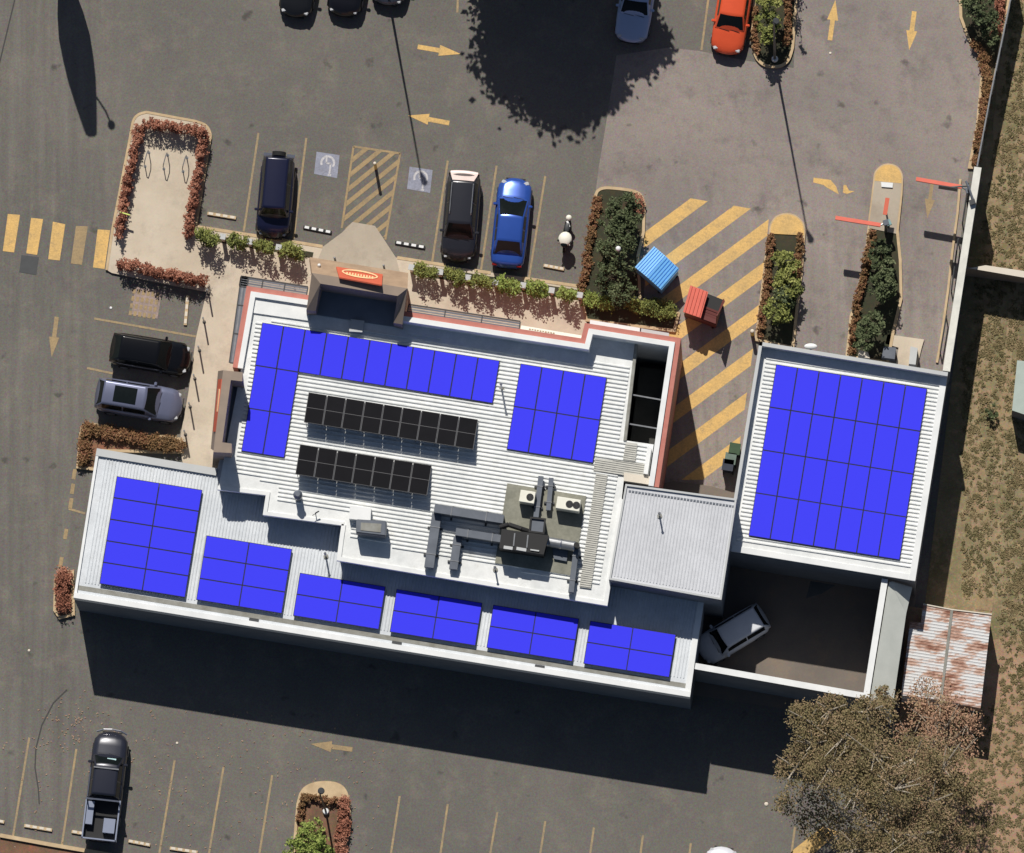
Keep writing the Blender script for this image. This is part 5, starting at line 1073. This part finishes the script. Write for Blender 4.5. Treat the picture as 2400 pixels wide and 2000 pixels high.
# ---------------------------------------------------------------- vehicles
def interp(xs, ys, x):
    return float(np.interp(x, xs, ys))
def car(front, rear, Wd, H, pm, label, zref=.8, hood=.27, ws=.40, re=.80, rg=.94, kind='car', trunk=None, sunroof=False, rails=False, cat='car', belt=.98, spare=False, tray=None, group=None, tail=None):
    F = W(front[0], front[1], zref); Rr = W(rear[0], rear[1], zref); L = (F - Rr).length; c = (F + Rr) / 2; rz = math.atan2(F.y - Rr.y, F.x - Rr.x)
    t = thing('parked_car' if cat != 'utility truck' else 'utility_truck', label, cat, (c.x, c.y, 0), rz, group)
    def X(s): return L / 2 - s * L           # s 0 front .. 1 rear
    hz = belt; tz = trunk or (belt + .04)
    # lower body: width and top height profiles
    sx = [0, .015, .05, .12, .25, .5, .75, .9, .96, .99, 1.0]; sw = [.60, .78, .90, .97, .995, 1.0, .995, .96, .91, .82, .66]
    hx = [0, .02, .07, hood, ws, re, rg, .97, 1.0]; hh = [.55, .66, hz - .2, hz - .02, hz, hz + .03, tz, tz - .05, .62]
    if tray: hx = [0, .02, .07, hood, ws, .62, .63, .99, 1.0]; hh = [.62, .8, hz - .12, hz, hz + .03, hz + .03, .72, .72, .6]
    def ring(s):
        w_ = Wd / 2 * interp(sx, sw, s); z = interp(hx, hh, s); x = X(s)
        if s < .03: x -= 0
        cam_ = .05 if not tray or s < .6 else 0
        pts = [(-.90, .20), (-.985, .38), (-1.0, z * .62), (-.97, z * .86), (-.88, z - .015), (-.6, z + cam_ * .6), (-.25, z + cam_), (.25, z + cam_), (.6, z + cam_ * .6), (.88, z - .015), (.97, z * .86), (1.0, z * .62), (.985, .38), (.90, .20)]
        xo = lambda y: -(.16 * (abs(y) ** 3)) if s < .06 else (.10 * abs(y) ** 3 if s > .96 else 0)
        return [Vector((x + xo(y), y * w_, zz)) for y, zz in pts]
    S = sorted(set([0, .015, .04, .08, .14, .2, hood, ws, .5, .6, .63, .7, re, rg, .93, .965, .99, 1.0]))
    bm = bmesh.new(); V = [[bm.verts.new(p) for p in ring(s)] for s in S]
    for a, b in zip(V[:-1], V[1:]):
        for k in range(len(a) - 1): bm.faces.new((a[k], a[k + 1], b[k + 1], b[k]))
        bm.faces.new((a[-1], a[0], b[0], b[-1]))
    bm.faces.new(V[0]); bm.faces.new(V[-1][::-1])
    obj('body', bm, pm, t, smooth=True, world=False)
    # cabin surface
    endc = .615 if tray else rg
    rr = .60 if tray else re
    wb = Wd / 2 * .87; tumble = .30
    def top(s):
        return interp([hood, ws, (ws + rr) / 2, rr, endc], [hz - .0, H - .03, H, H - .02, tz if not tray else hz + .04], s)
    def cab(s, u, off=0.0):
        z1 = top(s); hgt = max(z1 - hz + .02, .0); wt = wb - hgt * tumble; x = X(s); zb = hz - .02
        a = abs(u); sg_ = 1 if u >= 0 else -1
        if a <= .6:
            y = wt * u / .6; z = z1 + .045 * (1 - (u / .6) ** 2) * min(1, hgt / .3); n = Vector((0, .15 * u, 1))
        else:
            f = (a - .6) / .4; y = sg_ * (wt + (wb - wt) * f); z = z1 + (zb - z1) * f; n = Vector((0, sg_, .35))
        if s < ws and a <= .6: n = Vector((.7, 0, .8))
        if s > rr and a <= .6: n = Vector((-.7, 0, .8))
        bow = .10 * (1 - (u / .6) ** 2) if a <= .6 else 0
        if s <= hood + .001: x += bow * 1.0
        elif s <= ws: x += bow * .5
        if s >= endc - .001 and not tray: x -= bow * .7
        return Vector((x, y, z)) + n.normalized() * off
    def patch(s0, s1, u0, u1, off, nm, m, ns=6, nu=8, shrink=None):
        bm = bmesh.new(); G = []
        for i in range(ns + 1):
            s = s0 + (s1 - s0) * i / ns; row = []
            for j in range(nu + 1):
                u = u0 + (u1 - u0) * j / nu; row.append(bm.verts.new(cab(s, u, off)))
            G.append(row)
        for i in range(ns):
            for j in range(nu): bm.faces.new((G[i][j], G[i][j + 1], G[i + 1][j + 1], G[i + 1][j]))
        return obj(nm, bm, m, t, smooth=True, world=False)
    SS = [hood, (hood + ws) / 2, ws, ws + .02, (ws + rr) / 2, rr - .02, rr, (rr + endc) / 2, endc]
    bm = bmesh.new(); G = [[bm.verts.new(cab(s, -1 + 2 * j / 20)) for j in range(21)] for s in SS]
    for i in range(len(SS) - 1):
        for j in range(20): bm.faces.new((G[i][j], G[i][j + 1], G[i + 1][j + 1], G[i + 1][j]))
    bm.faces.new(G[-1]); obj('cabin', bm, pm, t, smooth=True, world=False)
    patch(hood + .012, ws - .006, -.55, .55, .012, 'windshield', M['glass'])
    patch(rr + .008, endc - .012, -.53, .53, .012, 'rear_window', M['glass'])
    for sgn in (-1, 1):
        mid = (ws + rr) / 2
        patch(ws - .02, mid - .008, sgn * .66, sgn * .93, .012, 'side_window', M['glass'], 4, 3); patch(mid + .008, rr + .0, sgn * .66, sgn * .93, .012, 'side_window', M['glass'], 4, 3)
        m = bmesh.new(); box(m, (X(hood + .07), sgn * (Wd / 2 * .93 + .07), hz + .04), (.14, .2, .13)); bmesh.ops.bevel(m, geom=m.edges[:], offset=.03, segments=2, affect='EDGES'); obj('mirror', m, pm, t, world=False)
        m = bmesh.new(); box(m, (X(.06), sgn * Wd / 2 * .62, .69), (.2, .28, .1), -sgn * .35); bmesh.ops.bevel(m, geom=m.edges[:], offset=.03, segments=2, affect='EDGES'); obj('headlight', m, M['lampglass'], t, world=False)
        m = bmesh.new(); box(m, (X(.975), sgn * Wd / 2 * .70, .80 if not tray else .66), (.12, .26, .14), 0); bmesh.ops.bevel(m, geom=m.edges[:], offset=.02, segments=1, affect='EDGES'); obj('tail_light', m, M['redlamp'], t, world=False)
        for s in (.175, .80):
            wx = X(s); r = .32 if H < 1.65 else .37; y0 = sgn * (Wd / 2 - .2); y1 = sgn * (Wd / 2 - .005)
            m = bmesh.new(); cyl(m, (wx, y0, r), (wx, y1, r), r, n=24); wh = obj('wheel', m, M['rubber'], t, world=False)
            m = bmesh.new(); cyl(m, (wx, y1, r), (wx, y1 + sgn * .012, r), r * .62, n=20); o = obj('rim', m, M['steel'], wh, world=False)
    m = bmesh.new(); tube(m, [Vector((X(hood - .005), -Wd * .3, hz + .02)), Vector((X(hood - .02), 0, hz + .045))], .012, 5); tube(m, [Vector((X(hood - .005), Wd * .02, hz + .045)), Vector((X(hood - .02), Wd * .3, hz + .02))], .012, 5); obj('wiper', m, M['black'], t, world=False)
    for s_, zz in ((.004, .42), (.996, .45)):
        m = bmesh.new(); box(m, (X(s_), 0, zz), (.05, Wd * .55, .16)); obj('bumper', m, M['black'], t, world=False)
    if sunroof: patch(ws + .1, (ws + rr) / 2 + .12, -.42, .42, .02, 'sunroof', M['glass'])
    if rails:
        for sgn in (-1, 1):
            m = bmesh.new(); y = sgn * (wb - (H - hz) * tumble) * .93; tube(m, [Vector((X(ws + .09), y, H + .02)), Vector((X(ws + .11), y, H + .08)), Vector((X(rr - .04), y, H + .08)), Vector((X(rr - .02), y, H + .02))], .028, 8); obj('roof_rail', m, M['steel'], t, world=False)
    if spare:
        m = bmesh.new(); cyl(m, (X(1.0) - .0, 0, .95), (X(1.0) - .22, 0, .95), .36, n=24); sp = obj('spare_wheel', m, M['rubber'], t, world=False)
        m = bmesh.new(); cyl(m, (X(1.0) - .222, 0, .95), (X(1.0) - .24, 0, .95), .22, n=20); obj('spare_rim', m, M['steel'], sp, world=False)
        for sgn in (-1, 1): m = bmesh.new(); box(m, (X(.99) - .13, sgn * Wd * .33, .66), (.2, .42, .12)); obj('bumper_end', m, M['chrome'], t, world=False)
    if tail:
        patch(re + .012, .995 if rg > .97 else rg - .004, -.54, .54, .016, 'rear_glare_patch', tail)  # pale patch over the rear window, the sun's reflection put into its colour
    return t, X, L
car((637, 557), (654, 368), 1.82, 1.86, paint('navy_paint', (26, 29, 56)), 'dark navy four wheel drive with spare wheel on its back', hood=.25, ws=.33, re=.94, rg=.99, belt=1.12, spare=True, trunk=1.1)
car((1071, 612), (1089, 404), 1.84, 1.72, paint('black_paint', (44, 45, 52)), 'black wagon with silver roof rails and sun glare painted on its rear window', hood=.25, ws=.40, re=.86, rg=.975, belt=1.05, rails=True, trunk=1.0, tail=mat('rear_window_glare', (226, 206, 200), .3, .05, 2))  # tail colour paints sun glare on the rear glass
car((1209, 416), (1187, 628), 1.84, 1.45, paint('blue_paint_car', (50, 86, 172), .22, .3), 'bright blue sedan beside the black wagon, facing up the photo', hood=.245, ws=.455, re=.72, rg=.87, belt=.93, trunk=1.0)
car((446, 845), (259, 814), 1.78, 1.48, paint('gloss_black', (16, 16, 18), .15), 'glossy black hatchback on the left, parked above the silver wagon', hood=.26, ws=.40, re=.86, rg=.98, belt=.98)
car((427, 954), (225, 921), 1.84, 1.68, paint('silver_paint', (116, 121, 146), .3, .4), 'silver grey wagon with a dark sunroof on the left', hood=.27, ws=.42, re=.90, rg=.985, belt=1.04, sunroof=True)
car((1701, 126), (1734, -80), 1.80, 1.46, paint('orange_paint', (228, 92, 56), .25), 'orange red car with dark windshield at the top edge', hood=.27, ws=.42, re=.82, rg=.93, belt=.95)
car((1476, 98), (1510, -112), 1.82, 1.44, paint('pale_blue_paint', (160, 182, 216), .3, .1), 'pale silver blue sedan inside the tree shadow at the top edge', hood=.30, ws=.44, re=.74, rg=.88, belt=.93)
car((1640, 1532), (1792, 1441), 1.72, 1.56, paint('silver_roof_paint', (232, 234, 240), .35, .0), 'silver hatchback parked askew in the shaded yard', hood=.24, ws=.36, re=.90, rg=.985, belt=.98)
car((689, 38), (722, -165), 1.80, 1.55, paint('charcoal_paint', (30, 31, 34), .3), 'charcoal car at the top edge, left one of the two dark cars', hood=.27, ws=.42, re=.84, rg=.96, belt=.97)
car((803, 36), (836, -170), 1.84, 1.70, paint('black_paint_b', (24, 24, 30), .3), 'black car at the top edge, right one of the two dark cars', hood=.26, ws=.40, re=.88, rg=.98, belt=1.03)
car((906, 10), (938, -190), 1.84, 1.62, paint('slate_paint', (76, 82, 96), .25, .3), 'slate grey car just poking in at the top edge by the lamp post', hood=.27, ws=.42, re=.86, rg=.97, belt=1.0)
car((1697, 1984), (1664, 2190), 1.80, 1.5, paint('white_paint_car', (222, 224, 232), .25), 'white car nose just visible at the bottom edge', hood=.27, ws=.42, re=.84, rg=.96, belt=.97)
# utility truck with open tray
t, X, L = car((263, 1714), (232, 1972), 1.86, 1.78, paint('dark_grey_paint', (42, 44, 56), .3), 'dark dual cab utility truck with a pale open tray at the bottom left', hood=.23, ws=.33, cat='utility truck', belt=1.12, tray=True)
Wd = 1.86
def up(nm, c, s, m, rz=0):
    bm = bmesh.new(); box(bm, c, s, rz); obj(nm, bm, m, t, world=False)
traym = paint('tray_silver', (156, 164, 184), .35, .4)
up('tray_floor', (X(.81), 0, .80), (L * .35, Wd - .16, .05), M['black'])
for s in (-1, 1): up('tray_side', (X(.81), s * (Wd / 2 - .06), 1.0), (L * .37, .07, .42), traym)
up('tailgate', (X(.99), 0, 1.0), (.07, Wd - .02, .42), traym); up('ladder_rack', (X(.645), 0, 1.72), (.08, Wd - .1, .08), M['chrome']); up('toolbox', (X(.86), -.45, 1.0), (.75, .6, .4), traym); up('toolbox', (X(.76), .62, 1.0), (1.2, .36, .42), traym)
for s in (-1, 1): up('rack_post', (X(.645), s * (Wd / 2 - .1), 1.3), (.06, .06, .8), M['chrome'])
up('front_roof_bar', (X(.36), 0, 1.83), (.07, 1.3, .05), M['steel']); up('side_rail', (X(.49), Wd / 2 - .1, 1.45), (L * .26, .05, .05), M['chrome'])
bm = bmesh.new(); tube(bm, [(X(0) - .1, -.8, .8), (X(0) + .04, -.45, .85), (X(0) + .08, 0, .86), (X(0) + .04, .45, .85), (X(0) - .1, .8, .8)], .045, 8); obj('bull_bar', bm, M['chrome'], t, world=False)
up('windshield_glare', (X(.285), -.2, 1.46), (.3, .46, .02), mat('glare_mint', (190, 224, 226), .4), 0)  # pale mint plate standing in for glare on the windshield
bpy.data.objects[ [o.name for o in t.children if o.name.startswith('windshield_glare')][0] ].rotation_euler = (0, 0, 0)
# scooter
F = W(1321, 588, .5); Rr = W(1334, 512, .5); c = (F + Rr) / 2; rz = math.atan2(F.y - Rr.y, F.x - Rr.x)
t = thing('motor_scooter', 'white and black motor scooter parked right of the blue sedan', 'scooter', (c.x, c.y, 0), rz)
def sc(nm, f, m):
    bm = bmesh.new(); f(bm); return obj(nm, bm, m, t, smooth=nm in ('seat', 'fairing', 'tail_box', 'headlight'), world=False)
for xx, nm in ((.68, 'front_wheel'), (-.62, 'rear_wheel')):
    def f(bm, xx=xx): cyl(bm, (xx, -.06, .26), (xx, .06, .26), .26, n=24)
    o = sc(nm, f, M['rubber']); bm = bmesh.new(); cyl(bm, (xx, -.075, .26), (xx, .075, .26), .14, n=18); obj('rim', bm, M['steel'], o, world=False)
def f(bm):
    rings = [(-.78, .10, .5, .72), (-.6, .17, .42, .80), (-.3, .19, .35, .78), (-.08, .20, .3, .68), (.15, .20, .22, .34), (.38, .20, .22, .40), (.5, .22, .3, .85), (.62, .15, .4, .9), (.72, .05, .45, .7)]
    G = []
    for x, w_, z0, z1 in rings: G.append([bm.verts.new((x, w_ * math.cos(a), (z0 + z1) / 2 + (z1 - z0) / 2 * math.sin(a))) for a in [2 * math.pi * k / 12 for k in range(12)]])
    for a, b in zip(G[:-1], G[1:]):
        for k in range(12): bm.faces.new((a[k], a[(k + 1) % 12], b[(k + 1) % 12], b[k]))
    bm.faces.new(G[0]); bm.faces.new(G[-1][::-1])
o = sc('body', f, M['black'])
def f(bm): ball(bm, (-.32, 0, .86), .2, .45); bmesh.ops.scale(bm, vec=(1.6, .8, 1), verts=bm.verts, space=Matrix.Translation((.32, 0, 0)))
sc('seat', f, M['darkmetal'])
def f(bm): ball(bm, (.34, .0, 1.02), .36, .55, 16); bmesh.ops.scale(bm, vec=(1.1, 1.0, 1), verts=bm.verts, space=Matrix.Translation((-.34, 0, 0)))
sc('fairing', f, M['acwhite'])
def f(bm): ball(bm, (.6, 0, 1.07), .2, .5, 12)
sc('windscreen', f, M['glass'])
def f(bm): ball(bm, (-.82, 0, .92), .16, .8, 12)
sc('tail_box', f, M['acwhite'])
def f(bm): tube(bm, [(.62, -.3, 1.02), (.56, -.15, 1.05), (.5, 0, 1.06), (.56, .15, 1.05), (.62, .3, 1.02)], .03, 8)
sc('handlebar', f, M['acwhite'])
for s in (-1, 1):
    def f(bm, s=s): tube(bm, [(.56, s * .26, 1.04), (.5, s * .32, 1.2)], .012, 6); ball(bm, (.5, s * .33, 1.22), .06, .7, 8)
    sc('mirror', f, M['black'])
def f(bm): ball(bm, (.68, 0, .88), .09, .9, 10)
sc('headlight', f, M['lampglass'])
def f(bm): box(bm, (-.5, 0.02, .91), (.34, .1, .02), .5)
sc('seat_stripe', f, M['white'])
for o in list(bpy.data.objects):
    if o.type == 'EMPTY' and not o.children: print('EMPTY no children', o.name)
print('objects', len(bpy.data.objects))
